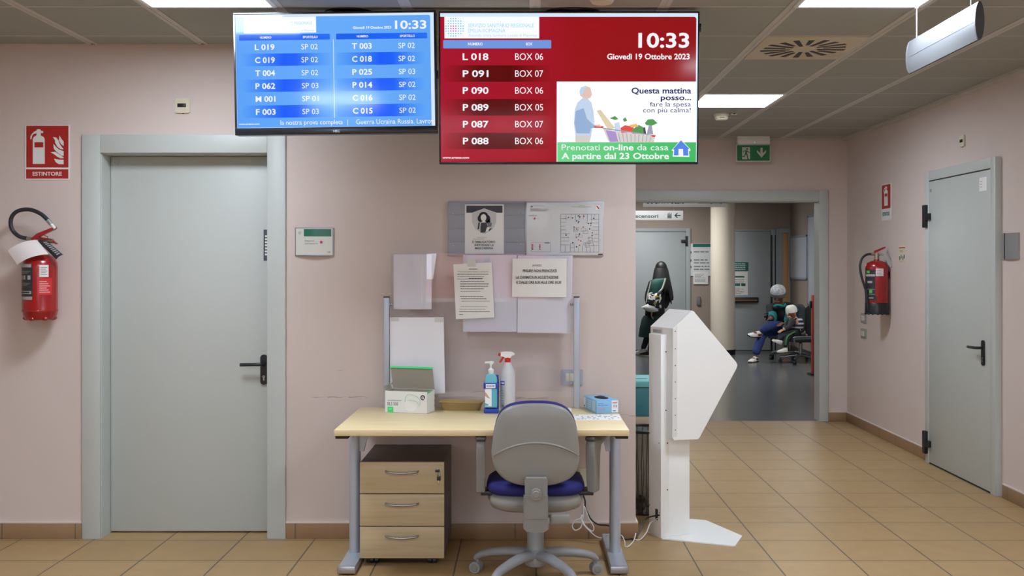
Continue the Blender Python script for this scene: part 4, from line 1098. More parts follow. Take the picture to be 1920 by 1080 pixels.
b.text("È OBBLIGATORIO", px(452), NZ(545), 24 * q, M_g1, Y, True, 'c', 270 * q); b.text('INDOSSARE LA', px(456), NZ(582), 24 * q, M_g1, Y, True, 'c', 228 * q); b.text('MASCHERINA', px(456), NZ(618), 24 * q, M_g1, Y, True, 'c', 212 * q)
b.build('poster_print', t, smooth=False)

# ================================================================== DESK
DX0, DX1, DY0, DY1, DZ = -.893, .485, 4.863 - D0, 5.635 - D0, .726
cx = (DX0 + DX1) / 2
M_maple = wood('maple_desk', (226, 206, 160), 'X', .38, .06)
M_maple_f = wood('maple_fronts', (190, 170, 134), 'X', .42, .08, 2.2)
t = thing('desk', 'maple topped office desk with grey steel legs', 'desk', (cx, (DY0 + DY1) / 2, 0))
oy = (DY0 + DY1) / 2
hx, hy = (DX1 - DX0) / 2, (DY1 - DY0) / 2
b = MB(); b.box((0, 0, DZ - .0145), (2 * hx, 2 * hy, .029), M_maple, .0025, 2); b.build('desk_top', t)
for x in (-.862 - cx, .4535 - cx):
    yy = 5.277 - D0 - oy
    b = MB(); b.lathe([(.0285, .044), (.0285, DZ - .045)], M_alu_paint, 28, c=(x, yy, 0)); b.build('leg', t)
    b = MB(); b.prism([(-.042, 0.010), (.042, 0.010), (.040, .040), (.034, .0445), (-.034, .0445), (-.040, .040)], M_alu_paint, (x, 5.03 - D0 - oy, 0), (1, 0, 0), (0, 0, 1), (0, .60, 0)); fo_ = b.build('foot', t)
    b = MB(); b.box((x, 5.03 - D0 - oy - .004, .026), (.088, .016, .036), M_alu, .005); b.build('foot_cap', fo_)
    b = MB(); b.cyl((x, 5.08 - D0 - oy, 0), (x, 5.08 - D0 - oy, .012), .022, M_black, n=16); b.build('levelling_pad', fo_)
    b = MB(); b.cyl((x, 5.58 - D0 - oy, 0), (x, 5.58 - D0 - oy, .012), .022, M_black, n=16); b.build('levelling_pad', fo_)
    b = MB(); b.span((x - .03, -hy + .03, DZ - .047), (x + .03, hy - .05, DZ - .029), M_black, .003); b.build('support_arm', t)
    sg = 1 if x < 0 else -1
    P = [(0, 0), (sg * .125, 0), (sg * .105, -.025), (sg * .080, -.055), (sg * .058, -.090), (sg * .046, -.142), (0, -.142)]
    b = MB(); b.prism(P if sg > 0 else P[::-1], M_alu_paint, (x, yy - .012, DZ - .030), (1, 0, 0), (0, 0, 1), (0, .024, 0)); b.build('gusset', t)
b = MB(); b.span((-.862 - cx + .03, 5.32 - D0 - oy, DZ - .062), (.4535 - cx - .03, 5.35 - D0 - oy, DZ - .03), M_alu_paint, .003); b.build('cross_beam', t)

# ================================================================== DRAWER UNIT
M_carcass = mat('carcass_grey', (96, 90, 92), .5)
pd = 5.172; pp = pd / F
PXc = (753 - CX) * pp
t = thing('drawer_unit', 'low three-drawer unit on castors under the desk, maple fronts', 'drawer unit', (PXc + .002, pd - D0, 0))
w2 = 80.5 * pp - .004; z1_, z2_ = .040, EYE - (866 - CY) * pp
b = MB(); b.span((-w2 + .002, .018, z1_), (w2, .50, z2_), M_carcass, .003); b.build('carcass', t)
for i, (ya2, yb2) in enumerate(((866.5, 925), (927, 986), (988, 1047))):
    za, zb = EYE - (yb2 - CY) * pp, EYE - (ya2 - CY) * pp
    b = MB(); b.box((0, .009, (za + zb) / 2), (2 * w2, .018, zb - za), M_maple_f, .0015); dr = b.build('drawer', t)
    hz_ = zb - (17.5 if i else 17.5) * pp
    b = MB(); b.tube(smooth_path([(-.080, .002, hz_ + .002), (-.074, -.016, hz_ + .001), (-.035, -.023, hz_ - .003), (0, -.025, hz_ - .004), (.035, -.023, hz_ - .003), (.074, -.016, hz_ + .001), (.080, .002, hz_ + .002)], 5), .0052, M_alu, 10); b.build('handle', dr)
    if i == 0:
        lx = (820 - 753) * pp
        b = MB(); b.cyl((lx - .002, .002, zb - 15 * pp), (lx - .002, -.006, zb - 15 * pp), .011, M_steel, n=18); b.box((lx, -.012, zb - 15.5 * pp), (.022, .014, .012), M_black, .002); b.build('lock', dr)
        b = MB(); b.box((lx + .006, -.010, zb - 29 * pp), (.018, .004, .024), M_black, .004); b.box((lx + .005, -.009, zb - 38 * pp), (.006, .002, .020), M_brass, .001); b.tube([(lx + .004 + .008 * math.cos(a), -.012, zb - 22 * pp + .012 * math.sin(a)) for a in [2 * PI * k / 12 for k in range(12)]], .001, M_steel, 6, closed=True); b.build('key', dr)
for (x, y) in ((-.145, .06), (.145, .06), (-.145, .44), (.145, .44)):
    b = MB(); b.span((x - .018, y - .018, .028), (x + .018, y + .018, .042), M_black, .003)
    for dx in (-.012, .012): b.cyl((x + dx - .008, y, .0185), (x + dx + .008, y, .0185), .0185, M_black, n=20)
    b.build('caster', t)

# ================================================================== DESK CHAIR (seen from behind)
M_shell = mat('chair_shell_grey', (140, 137, 131), .42, noise=.03, nscale=60)
M_shell_d = mat('chair_grey_plastic', (134, 132, 127), .5)
M_blue = mat('chair_blue_fabric', (36, 36, 104), .7, bump=.25, bscale=900, spec=.3)
M_base = mat('chair_base_grey', (142, 144, 146), .45)
t = thing('office_chair', 'grey shelled office chair with blue fabric cushion, facing the desk', 'chair', (.0485, 4.97 - D0, 0))


def slab(b, outline, y0, y1, m, crown0=0, crown1=0, o=(0, 0, 0), curve=0, inset=.014, rings=4):
    """Rounded upholstered or moulded panel: an outline in x-z with pillowed faces at y0 (towards -y) and y1, bowed by CURVE across its width."""
    n = len(outline); cxx = sum(p[0] for p in outline) / n; czz = sum(p[1] for p in outline) / n
    W = max(abs(p[0] - cxx) for p in outline)
    vs, fs = [], []
    levels = []
    for k in range(rings + 1): levels.append((1 - (1 - k / rings) ** 0 * 0, k))
    seq = []
    for k in range(rings):
        f = (k + 1) / rings
        seq.append((f, 'a'))
    def ring(f, y, cr, ins):
        out = []
        for p in outline:
            L_ = math.hypot(p[0] - cxx, p[1] - czz)
            g = f * max(0.0, (L_ - ins) / L_)
            x, z = cxx + (p[0] - cxx) * g, czz + (p[1] - czz) * g
            yy = y + cr * (1 - f * f) + curve * ((x - cxx) / W) ** 2
            out.append((o[0] + x, o[1] + yy, o[2] + z))
        return out
    R = []
    for k in range(1, rings + 1): R.append(ring(k / rings, y0, crown0, inset))
    mid = (y0 + y1) / 2
    R.append(ring(1, y0 + (mid - y0) * .35, 0, inset * .28)); R.append(ring(1, mid, 0, 0)); R.append(ring(1, y1 - (y1 - mid) * .35, 0, inset * .28))
    for k in range(rings, 0, -1): R.append(ring(k / rings, y1, crown1, inset))
    for r_ in R: vs += r_
    for i in range(len(R) - 1):
        for k in range(n): fs.append((i * n + k, i * n + (k + 1) % n, (i + 1) * n + (k + 1) % n, (i + 1) * n + k))
    vs.append((o[0] + cxx, o[1] + y0 + crown0, o[2] + czz)); vs.append((o[0] + cxx, o[1] + y1 + crown1, o[2] + czz))
    c0, c1 = len(vs) - 2, len(vs) - 1; last = (len(R) - 1) * n
    for k in range(n): fs.append((c0, (k + 1) % n, k)); fs.append((c1, last + k, last + (k + 1) % n))
    b.add(vs, fs, m)

pc = 4.73 / F
cxp = 1006.5
bo = [(922.5, 855), (923, 838), (926, 818), (931, 795), (938, 778), (950, 766), (968, 759.5), (990, 756.8), (1008, 756.5), (1026, 757), (1046, 760.5), (1062, 767.5), (1074, 780), (1081, 796), (1085.5, 818), (1088, 838), (1088.5, 856), (1087, 872), (1081, 888), (1070, 899), (1054, 906), (1034, 910.5), (1006, 912), (978, 910.5), (958, 905), (942, 896), (930, 882), (925, 868)]
outline = [((x - cxp) * pc, EYE - (y - CY) * pc) for x, y in bo]
yb_ = 4.73 - 4.97
# densify the outline
outline = [tuple(p) for p in [v for v in smooth_path([(p[0], p[1], 0) for p in outline] + [(outline[0][0], outline[0][1], 0)], 2)][:-1]]
outline = [(p[0], p[1]) for p in outline]
b = MB(); slab(b, outline, yb_ - .012, yb_ + .026, M_shell, crown0=-.012, crown1=0, curve=.022, inset=.012); bk = b.build('back_shell', t, angle=60)
rid = []
for i in range(25):
    u = -1 + 2 * i / 24
    x = u * .198; z = EYE - (829 - CY) * pc - .066 * abs(u) ** 2.1
    rid.append((x, yb_ - .0145 - .0105 * (1 - u * u) + .022 * (x / .2) ** 2 - .0, z))
b = MB(); b.tube(rid, [.0015 + .0035 * (1 - abs(-1 + 2 * i / 24) ** 4) for i in range(25)], M_shell, 10); b.build('back_ridge', bk)
o2 = [((p[0]) * 1.005, (p[1] - .69) * 1.03 + .692) for p in outline]
b = MB(); slab(b, o2, yb_ + .020, yb_ + .075, M_blue, crown0=0, crown1=.012, curve=.022, inset=.022); b.build('back_cushion', t, angle=60)
# seat
so = []
for i in range(36):
    a = 2 * PI * i / 36
    cx_, cy_ = math.cos(a), math.sin(a)
    so.append((.234 * (abs(cx_) ** .55) * (1 if cx_ > 0 else -1), .225 * (abs(cy_) ** .6) * (1 if cy_ > 0 else -1)))
Mseat = Matrix(((1, 0, 0, 0), (0, 0, 1, .035), (0, -1, 0, .0), (0, 0, 0, 1)))
Rm = Matrix(((1, 0, 0, .0), (0, 0, 1, 0.05), (0, -1, 0, .0), (0, 0, 0, 1)))
def horiz(b, outl, z0, z1, m, c0, c1, inset, oy_, curve=0):
    bb = MB(); slab(bb, outl, z0, z1, m, c0, c1, inset=inset, curve=curve)
    b.add([(v[0], v[2] + oy_, v[1]) for v in bb.v], bb.f, m)
b = MB(); horiz(b, so, .430, .484, M_blue, 0, .004, .022, .04, curve=-.006); b.build('seat_cushion', t, angle=70)
b = MB(); horiz(b, [(p[0] * .97, p[1] * .97) for p in so], .345, .438, M_shell, .0, 0, .055, .04); b.build('seat_shell', t, angle=60)
# spine, knob, lever
b = MB()
b.prism([(-.048, .360), (.048, .360), (.052, .385), (.0525, .42), (.050, .463), (.050, .465), (-.050, .465), (-.050, .42), (-.054, .385)], M_shell_d, (-.000, yb_ - .070, 0), (1, 0, 0), (0, 0, 1), (0, .055, 0))
b.prism([(-.050, .458), (.050, .458), (.052, .53), (.046, .540), (-.046, .540), (-.052, .53)], M_shell_d, (0, yb_ - .064, 0), (1, 0, 0), (0, 0, 1), (0, .040, 0))
b.prism([(-.056, .318), (-.040, .300), (.036, .298), (.058, .312), (.055, .455), (-.055, .455)], M_shell_d, (-.002, yb_ - .062, 0), (1, 0, 0), (0, 0, 1), (0, .060, 0))
b.span((-.04, yb_ - .02, .325), (.04, .05, .372), M_shell_d, .012)
sp_ = b.build('spine', t)
b = MB(); zk = EYE - (925.5 - CY) * 4.66 / F
P = [(.0245 * (1 + .05 * (1 if k % 2 else -1)) * math.cos(2 * PI * k / 24), zk + .0245 * (1 + .05 * (1 if k % 2 else -1)) * math.sin(2 * PI * k / 24)) for k in range(24)]
b.prism(P, M_shell, (.0, yb_ - .094, 0), (1, 0, 0), (0, 0, 1), (0, .028, 0)); b.cyl((0, yb_ - .094, zk), (0, yb_ - .099, zk), .018, M_shell, r2=.015, n=20); b.build('knob', sp_)
b = MB(); b.box((.108, yb_ + .0, .345), (.092, .040, .046), M_shell, .010, 3); b.tube([(.05, yb_ + .03, .352), (.11, yb_ + .02, .352)], .010, M_shell_d, 10); b.build('tilt_lever', t)
b = MB(); b.tube([(.12, yb_ + .16, .385), (.15, yb_ + .14, .372), (.185, yb_ + .12, .366)], [.006, .006, .010], M_shell_d, 8); b.build('height_lever', t)
# arms: flat upright loops with a dark pad on top
for sd in (-1, 1):
    x = -.258 if sd < 0 else .272
    Ma = Matrix.Translation((x, -.055, 0)) @ Matrix.Rotation(math.radians(2 if sd < 0 else -24), 4, 'Z')
    b = MB(Ma)
    P = [(-.030, .428), (.034, .428), (.030, .50), (.030, .60), (.046, .648), (.10, .662), (.16, .664), (.16, .676), (.0, .676), (-.040, .672), (-.048, .650), (-.046, .60), (-.038, .50)]
    bb = bmesh.new()
    vs_ = [bb.verts.new((-.021, p[0], p[1])) for p in P] + [bb.verts.new((.021, p[0], p[1])) for p in P]; n_ = len(P)
    bb.faces.new(vs_[:n_][::-1]); bb.faces.new(vs_[n_:])
    for i in range(n_): bb.faces.new((vs_[i], vs_[(i + 1) % n_], vs_[n_ + (i + 1) % n_], vs_[n_ + i]))
    bmesh.ops.bevel(bb, geom=[e_ for e_ in bb.edges], offset=.007, segments=3, profile=.5, affect='EDGES')
    b.bm(bb, M_shell_d); b.build('arm_post', t, angle=50)
    b = MB(Ma); b.box((0, .055, .682), (.050, .215, .022), mat('arm_pad_dark', (78, 76, 74), .55) if 'arm_pad_dark' not in bpy.data.materials else bpy.data.materials['arm_pad_dark'], .010, 3); b.build('arm_pad', t)
    b = MB(); b.span((min(x, x - sd * .09), -.08, .414), (max(x, x - sd * .09), .03, .434), M_black, .004); b.build('arm_bracket', t)
# column and five-star base
b = MB(); b.lathe([(.046, .11), (.046, .135), (.040, .145), (.040, .262), (.036, .265), (.036, .345)], M_base, 28); b.build('gas_column', t)
b = MB(); b.lathe([(.030, .060), (.05, .07), (.058, .09), (.058, .135), (.046, .146)], M_base, 28, c=(0, 0, 0)); b.build('hub', t)
for k in range(5):
    a = math.radians(90 + 72 * k - 2)
    u = Vector((math.cos(a), math.sin(a), 0))
    b = MB(); pts = [u * .03 + Vector((0, 0, .118)), u * .10 + Vector((0, 0, .122)), u * .19 + Vector((0, 0, .112)), u * .265 + Vector((0, 0, .096)), u * .300 + Vector((0, 0, .078)), u * .306 + Vector((0, 0, .066))]
    b.tube(smooth_path(pts, 4), [.036 - .018 * i / 20 for i in range(21)], M_base, 14, flat=.72, up=(0, 0, 1)); lg = b.build('leg', t)
    c = u * .292; w_ = Vector((-u.y, u.x, 0))
    b = MB(); cz = .0275
    for sgn in (-1, 1):
        cc = c + w_ * (.0145 * sgn) + u * .014
        b.tube([cc - w_ * .0095 + Vector((0, 0, cz)), cc + w_ * .0095 + Vector((0, 0, cz))], [.0275, .0275], M_base, 24)
        b.tube([cc + w_ * (.0095 * sgn) + Vector((0, 0, cz)), cc + w_ * (.0125 * sgn) + Vector((0, 0, cz))], [.019, .016], M_shell_d, 20)
    b.tube([c + u * .008 + Vector((0, 0, .078)), c + u * .008 + Vector((0, 0, .04))], .008, M_base, 12); b.box(c + u * .014 + Vector((0, 0, .046)), (.03, .03, .020), M_base, .006, rot=Matrix.Rotation(a, 3, 'Z')); b.build('caster', lg)

# ================================================================== CLEAR SCREEN ON THE DESK, AND ITS NOTICES
dp = 5.605; pp = dp / F
GXp = lambda px: (px - CX) * pp
GZp = lambda py: EYE - (py - CY) * pp
yp = dp - D0
M_acrylic = pane_mat('clear_acrylic', (0.98, 0.978, 0.988), 1.9, haze=.03, hz=(226, 226, 240))
t = thing('clear_screen', 'clear acrylic protective screen between two grey posts standing on the desk', 'protective screen', (0, yp, DZ))
for (x0, x1, sg) in ((719.5, 730.5, 1), (1075.5, 1086.5, -1)):
    b = MB(); b.span((GXp(x0), -.020, 0), (GXp(x1), .020, GZp(557.5) - DZ), M_alu_paint, .003); po = b.build('post', t)
    b = MB(); b.span((GXp(x0), -.021, GZp(557.5) - DZ), (GXp(x1), .021, GZp(555.8) - DZ), M_black, .001); b.build('post_cap', po)
    xe = GXp(x1) if sg > 0 else GXp(x0)
    for py in (571, 718):
        b = MB(); b.cyl((xe, 0, GZp(py) - DZ), (xe + sg * .014, 0, GZp(py) - DZ), .006, M_steel, n=12); b.ball((xe + sg * .013, -.006, GZp(py) - DZ), .0075, M_steel, n=12); b.build('clamp', t)
b = MB(); b.prism(rrect(GXp(733), GZp(745) - DZ, GXp(1074.5), GZp(475.5) - DZ, .012), M_acrylic, (0, -.002, 0), (1, 0, 0), (0, 0, 1), (0, .004, 0)); b.build('acrylic_pane', t, smooth=False)

M_pocket = mat('plastic_pocket', (234, 234, 240), .22, coat=.5)
M_pocket2 = mat('clear_pocket_sheet', (224, 224, 234), .28, coat=.4)


def notice(name, label, corners, m, y, cat='notice', bend=.003, prints=None, extra=None, group='notices on the clear screen'):
    """Sheet on the clear screen; corners bl, br, tr, tl as measured on the screen's plane."""
    c = [(GXp(px), 0, GZp(py)) for px, py in corners]
    ox, oz = sum(p[0] for p in c) / 4, sum(p[2] for p in c) / 4
    t = thing(name, label, cat, (ox, y, oz), group=group)
    b = MB(); sheet(b, [(p[0] - ox, 0, p[2] - oz) for p in c], m, (0, -bend, 0), th=-.0006 if y > yp else .0006); b.build('sheet', t)
    if prints:
        b = MB(); prints(b, lambda px: GXp(px) - ox, lambda py: GZp(py) - oz); b.build('print', t, smooth=False)
    if extra: extra(t, lambda px: GXp(px) - ox, lambda py: GZp(py) - oz)
    return t
q = 460 / 1656
NXp = lambda x: 700 + x * q
NYp = lambda y: 360 + y * q


def pr_left(b, X, Z):
    lines(b, X(NXp(205)), Z(NYp(676)), .016, 1, 1, .0022, M_ink, -.0046, 2)
notice('paper_notice', 'blank white sheet at the top left of the clear screen', [(737.5, 580), (809, 580), (809, 477), (737.5, 477)], M_pocket, yp + .0125, prints=None)


def tape(X, Z, t, spots):
    for (x0, y0, x1, y1) in spots:
        b = MB(); b.quad(X(x0), Z(y1), X(x1), Z(y0), mat('sticky_tape', (206, 206, 200), .25) if 'sticky_tape' not in bpy.data.materials else bpy.data.materials['sticky_tape'], -.0032); b.build('tape', t)
notice('paper_notice', 'white plastic-covered sheet at the lower left of the clear screen', [(731.5, 742), (834.5, 737), (832, 595), (731, 595)], M_pocket, yp - .0035, bend=.002, extra=lambda t, X, Z: tape(X, Z, t, [(733, 596, 748, 602), (815, 596, 831, 604)]))
notice('paper_notice', 'pale plastic pocket in the middle of the clear screen, above the sanitizer', [(868, 622), (969, 622), (969, 478), (868, 478)], M_pocket2, yp + .0125)
notice('paper_notice', 'pale plastic pocket at the right of the clear screen, under the AVVISO sheet', [(970, 624), (1071.5, 625), (1074, 479), (971, 479)], M_pocket, yp + .0105)


def pr_center(b, X, Z):
    k = math.radians(1.3); Y = -.0045
    R_ = lambda x, y: (X(NXp(x)), Z(NYp(y)))
    rows = [(646, 520, 58, 1), (570, 537, 206, 0), (568, 554, 208, 1), (568, 570, 180, 0), (566, 586, 172, 0), (645, 583, 92, 1), (588, 603, 160, 1), (588, 620, 194, 1), (588, 636, 186, 1), (588, 652, 160, 1), (590, 670, 134, 0),
            (586, 705, 156, 1), (592, 720, 172, 1), (596, 736, 190, 0), (588, 772, 184, 0), (582, 789, 176, 0), (580, 805, 208, 1), (580, 826, 26, 1)]
    for i, (x, y, w_, bold) in enumerate(rows):
        xx, zz = R_(x, y + 2); sd = random.Random(i)
        X1 = xx + w_ * q * pp
        while xx < X1:
            L_ = sd.uniform(.006, .016); b.quad(xx, zz - .0002, min(X1, xx + L_), zz + (.0026 if bold else .0018), M_ink if bold else M_ink_soft, Y); xx += L_ + .0018
notice('paper_notice', 'tilted closely printed white notice taped to the middle of the clear screen', [(855, 598.5), (927, 595), (922, 492), (850, 495.5)], M_paper, yp - .0035, prints=pr_center, bend=.0025, extra=lambda t, X, Z: tape(X, Z, t, [(876, 486, 892, 500)]))


def pr_avviso(b, X, Z):
    Y = -.0045; R_ = lambda x, y: (X(NXp(x)), Z(NYp(y)))
    for (s_, x, y, w_, h_, bold, ul) in (('AVVISO', 1104, 503, 64, 14, False, False), ('PRELIEVI NON PRENOTATI', 1123, 538, 228, 15, True, True), ('LA CHIAMATA IN ACCETTAZIONE', 1106, 582, 286, 15, True, True), ("E' DALLE ORE 8.30 ALLE ORE 10.30", 1117, 616, 302, 15, True, True)):
        xx, zz = R_(x, y); b.text(s_, xx, zz, h_ * q * pp, M_ink, Y, bold, 'c', w_ * q * pp)
        if ul: b.quad(xx - w_ / 2 * q * pp, zz - .0022, xx + w_ / 2 * q * pp, zz - .0011, M_ink, Y)
notice('paper_notice', 'white sheet headed AVVISO on the right of the clear screen', [(960, 556.5), (1062, 557), (1062.5, 485), (961, 485)], M_paper, yp - .0045, prints=pr_avviso)

# ================================================================== THINGS ON THE DESK
Zd = DZ + .0005
M_card = mat('box_card_white', (226, 226, 222), .55); M_card_in = mat('box_card_inside', (150, 142, 126), .7); M_bgreen = mat('box_green', (60, 220, 120), .5)
t = thing('mask_box', 'white cardboard box of face masks with its lid open', 'box', (-.733, 5.447 - D0, Zd), math.radians(-15))
W, D_, H, th = .234, .112, .112, .0015
b = MB(); b.span((0, 0, 0), (W, D_, .002), M_card)
b.span((0, 0, 0), (W, th, H), M_card); b.span((0, D_ - th, 0), (W, D_, H), M_card); b.span((0, 0, 0), (th, D_, H), M_card); b.span((W - th, 0, 0), (W, D_, H), M_card)
for (a, c) in (((th, th, .003), (W - th, th + .0004, H - .001)), ((th, D_ - th - .0004, .003), (W - th, D_ - th, H - .001)), ((th, th, .003), (th + .0004, D_ - th, H - .001)), ((W - th - .0004, th, .003), (W - th, D_ - th, H - .001)), ((th, th, .002), (W - th, D_ - th, .06))): b.span(a, c, M_card_in)
b.build('box_body', t)
b = MB(); A = math.radians(78)
ld = lambda x, v, o_=0: (x, D_ - v * math.cos(A) * -1 * .35 - o_, H + v * math.sin(A))
sheet(b, [(0.0, D_ - .001, H), (W, D_ - .001, H), (W - .014, D_ + .006, H + .108), (-.016, D_ + .006, H + .108)], M_card_in, (0, 0, 0), th=-.0012); 
sheet(b, [(-.018, D_ + .002, H + .107), (W - .014, D_ + .002, H + .107), (W - .013, D_ + .010, H + .116), (-.022, D_ + .010, H + .116)], M_bgreen, (0, 0, .001), th=.0010); b.build('lid', t)
b = MB(); sheet(b, [(th, D_ - .01, H - .002), (th, .01, H - .002), (-.018, .03, H + .022), (-.006, D_ - .03, H + .024)], M_card_in, (0, 0, 0), th=.001); b.build('side_flap', t)
b = MB(); Y = -.0006; q2 = W / 535
fx = lambda x: (x - 150) * q2
fz = lambda y: (898 - y) * q2 * .92
b.quad(fx(182), fz(893), fx(258), fz(826), M_bgreen, Y); b.text('OK', fx(220), fz(864), .008, M_card, Y - .0004, False, 'c')
b.text('BLS 500', fx(182), fz(806), 36 * q2, M_ink, Y, False, 'l', 136 * q2); lines(b, fx(182), fz(748), fx(376) - fx(182), 1, 1, .0028, M_ink_soft, Y, 5)
ring = [(fx(630 + 30 * math.cos(a)), fz(695 + 34 * math.sin(a))) for a in [2 * PI * k / 20 for k in range(20)]]
b.flat(ring, M_ink, Y); b.flat([(fx(630 + 16 * math.cos(a)), fz(695 + 18 * math.sin(a))) for a in [2 * PI * k / 16 for k in range(16)]], M_card, Y - .0004); b.flat([(fx(640), fz(706)), (fx(648), fz(700)), (fx(660), fz(722)), (fx(650), fz(726))], M_card, Y - .0004); b.quad(fx(622), fz(703), fx(638), fz(688), M_ink, Y - .0006)
b.flat([(fx(x), fz(y)) for x, y in [(405, 766), (440, 742), (478, 756), (500, 770), (552, 812), (540, 846), (500, 878), (446, 876), (414, 850), (402, 810)]], M_white, Y)
M_strap = mat('strap_green', (90, 200, 150), .6)
for pts in ([(405, 760), (412, 700), (446, 660), (500, 664), (560, 690), (594, 730), (590, 790), (566, 812)], [(446, 736), (500, 736), (552, 754), (580, 790)]):
    pp_ = smooth_path([(fx(x), -.0006, fz(y)) for x, y in pts], 4); b.tube(pp_, .0009, M_strap, 5)
b.build('front_print', t)
b = MB(); b.quad(0, 0, .001, .001, M_card, .001)
b = MB(Matrix.Translation((W, 0, 0)) @ Matrix.Rotation(PI / 2, 4, 'Z')); b.flat([(.002, H), (D_ - .004, H), (.002, H - .012)], M_bgreen, -.0006)
for k in range(3): b.quad(.105, .025 + k * .026, .112, .034 + k * .026, M_ink_soft, -.0006)
b.build('side_print', t, smooth=False)

M_pulp = mat('pulp_tray', (166, 142, 94), .85, bump=.4, bscale=250, noise=.06, nscale=40)
t = thing('pulp_tray', 'brown pulp tray lying on the desk behind the sanitizer', 'tray', (-.338, 5.535 - D0, Zd))
b = MB(); lo, hi, hi2 = [], [], []
for i in range(28):
    a = 2 * PI * i / 28; c_, s_ = math.cos(a), math.sin(a)
    e = lambda v, p: math.copysign(abs(v) ** p, v)
    lo.append((.098 * e(c_, .5), .036 * e(s_, .6), 0)); hi.append((.114 * e(c_, .45), .052 * e(s_, .55), .040 + .003 * math.cos(3 * a))); hi2.append((.122 * e(c_, .45), .058 * e(s_, .55), .044 + .003 * math.cos(3 * a)))
inn = [(p[0] * .97, p[1] * .95, p[2] + .001) for p in hi]; inl = [(p[0] * .95, p[1] * .92, .004) for p in lo]
R = [lo, hi, hi2, [(p[0] * .995, p[1] * .99, p[2] + .003) for p in hi2], inn, inl]; n = 28
vs = [p for r_ in R for p in r_]; fs = [(i * n + k, i * n + (k + 1) % n, (i + 1) * n + (k + 1) % n, (i + 1) * n + k) for i in range(5) for k in range(n)] + [tuple(range(n))[::-1], tuple(5 * n + k for k in range(n))]
b.add(vs, fs, M_pulp); b.build('tray_body', t)

# sanitizer in its blue holder
M_bluepl = mat('holder_blue', (30, 62, 168), .35); M_gel = mat('sanitizer_blue', (110, 190, 208), .25, coat=.3); M_lab_w = mat('label_white', (236, 238, 240), .5); M_lab_b = mat('label_blue', (90, 176, 200), .45)
hxx, hyy = -.1765, 5.425 - D0
t = thing('bottle_holder', 'blue plastic holder gripping the sanitizer bottle', 'bottle holder', (hxx, hyy, Zd))
b = MB(); b.box((0, 0, .012), (.077, .066, .024), M_bluepl, .006); b.box((.004, .030, .09), (.068, .010, .176), M_bluepl, .006); b.box((.006, .030, .170), (.062, .011, .05), M_bluepl, .010); b.build('holder_body', t)
b = MB()
for (a, c) in (((-.0395, -.0345, .128), (.0395, -.031, .158)), ((-.0395, -.0345, .128), (-.036, .03, .158)), ((.036, -.0345, .128), (.0395, .03, .158))): b.span(a, c, M_bluepl, .001)
b.quad(-.028, .132, .022, .153, M_lab_w, -.0352); b.text('ECOLAB', -.003, .139, .008, M_bluepl, -.0358, True, 'c', .040); b.build('retaining_band', t)
t = thing('sanitizer_bottle', 'turquoise hand sanitizer bottle with white pump, in the blue holder', 'bottle', (hxx - .002, hyy - .004, Zd + .025))
bl_ = [(-.0315, .0), (.0315, .0), (.033, .01), (.033, .145), (.030, .162), (.022, .176), (.012, .180), (-.012, .180), (-.022, .176), (-.030, .162), (-.033, .145), (-.033, .01)]
b = MB(); slab(b, bl_, -.026, .026, M_gel, crown0=-.001, crown1=.001, inset=.008); b.build('bottle_body', t)
b = MB(); Y = -.0278; b.quad(-.030, .012, .004, .122, M_lab_w, Y); b.quad(.004, .012, .030, .122, M_lab_b, Y); b.flat([(-.030, .086), (-.022, .080), (-.008, .058), (-.002, .052), (-.016, .056), (-.030, .066)], mat('label_hand', (206, 156, 132), .6), Y - .0004); b.flat([(-.030, .014), (-.030, .030), (-.014, .024), (-.012, .016)], M_lab_b, Y - .0004); b.build('bottle_label', t, smooth=False)
b = MB(); b.lathe([(.0135, .178), (.0150, .180), (.0150, .198), (.010, .204), (.005, .208), (.005, .232)], M_white, 24); b.box((-.008, 0, .237), (.046, .016, .009), M_white, .003); b.lathe([(.010, .228), (.010, .240), (.006, .243)], M_white, 18); b.box((-.030, 0, .234), (.006, .008, .010), M_white, .002); b.build('pump', t)

# spray bottle: milky plastic
M_milk = mat('milky_plastic', (214, 214, 216), .35, alpha=.80)
t = thing('spray_bottle', 'milky spray bottle with red and white trigger head on the desk', 'bottle', (-.092, 5.46 - D0, Zd))
b = MB(); b.lathe([(.034, 0), (.0385, .004), (.0385, .195), (.036, .208), (.028, .232), (.019, .252), (.0145, .262), (.0145, .27)], M_milk, 32); b.build('bottle_body', t)
b = MB(); b.lathe([(.0155, .258), (.0155, .282), (.013, .285)], mat('trigger_red', (206, 30, 34), .35), 24); b.box((-.043, 0, .300), (.014, .016, .015), bpy.data.materials['trigger_red'], .002); b.tube(smooth_path([(-.018, 0, .292), (-.026, 0, .282), (-.034, 0, .268), (-.042, 0, .258)], 4), [.006] * 5 + [.005] * 8, bpy.data.materials['trigger_red'], 8); b.build('trigger', t)
b = MB(); b.prism([(-.037, .293), (-.020, .288), (-.008, .280), (.012, .282), (.022, .294), (.036, .298), (.034, .306), (.020, .314), (-.010, .315), (-.036, .312)], M_white, (0, -.0125, 0), (1, 0, 0), (0, 0, 1), (0, .025, 0)); b.build('spray_head', t)
b = MB()
arcpatch(b, .0390, -1.35, -.42, .142, .164, mat('label_blue_strip', (58, 84, 172), .5)); arcpatch(b, .0390, -1.3, -.42, .020, .128, mat('label_faded', (186, 188, 192), .5))
for k in range(7): arcpatch(b, .0393, -1.2, -.6 + .05 * (k % 3), .112 - k * .013, .1145 - k * .013, M_ink_soft)
arcpatch(b, .0393, -.9, -.5, .026, .042, M_ink_soft); arcpatch(b, .0393, -1.2, -.95, .149, .157, M_lab_w); arcpatch(b, .0393, -.88, -.5, .149, .157, M_lab_w); b.build('bottle_label', t)

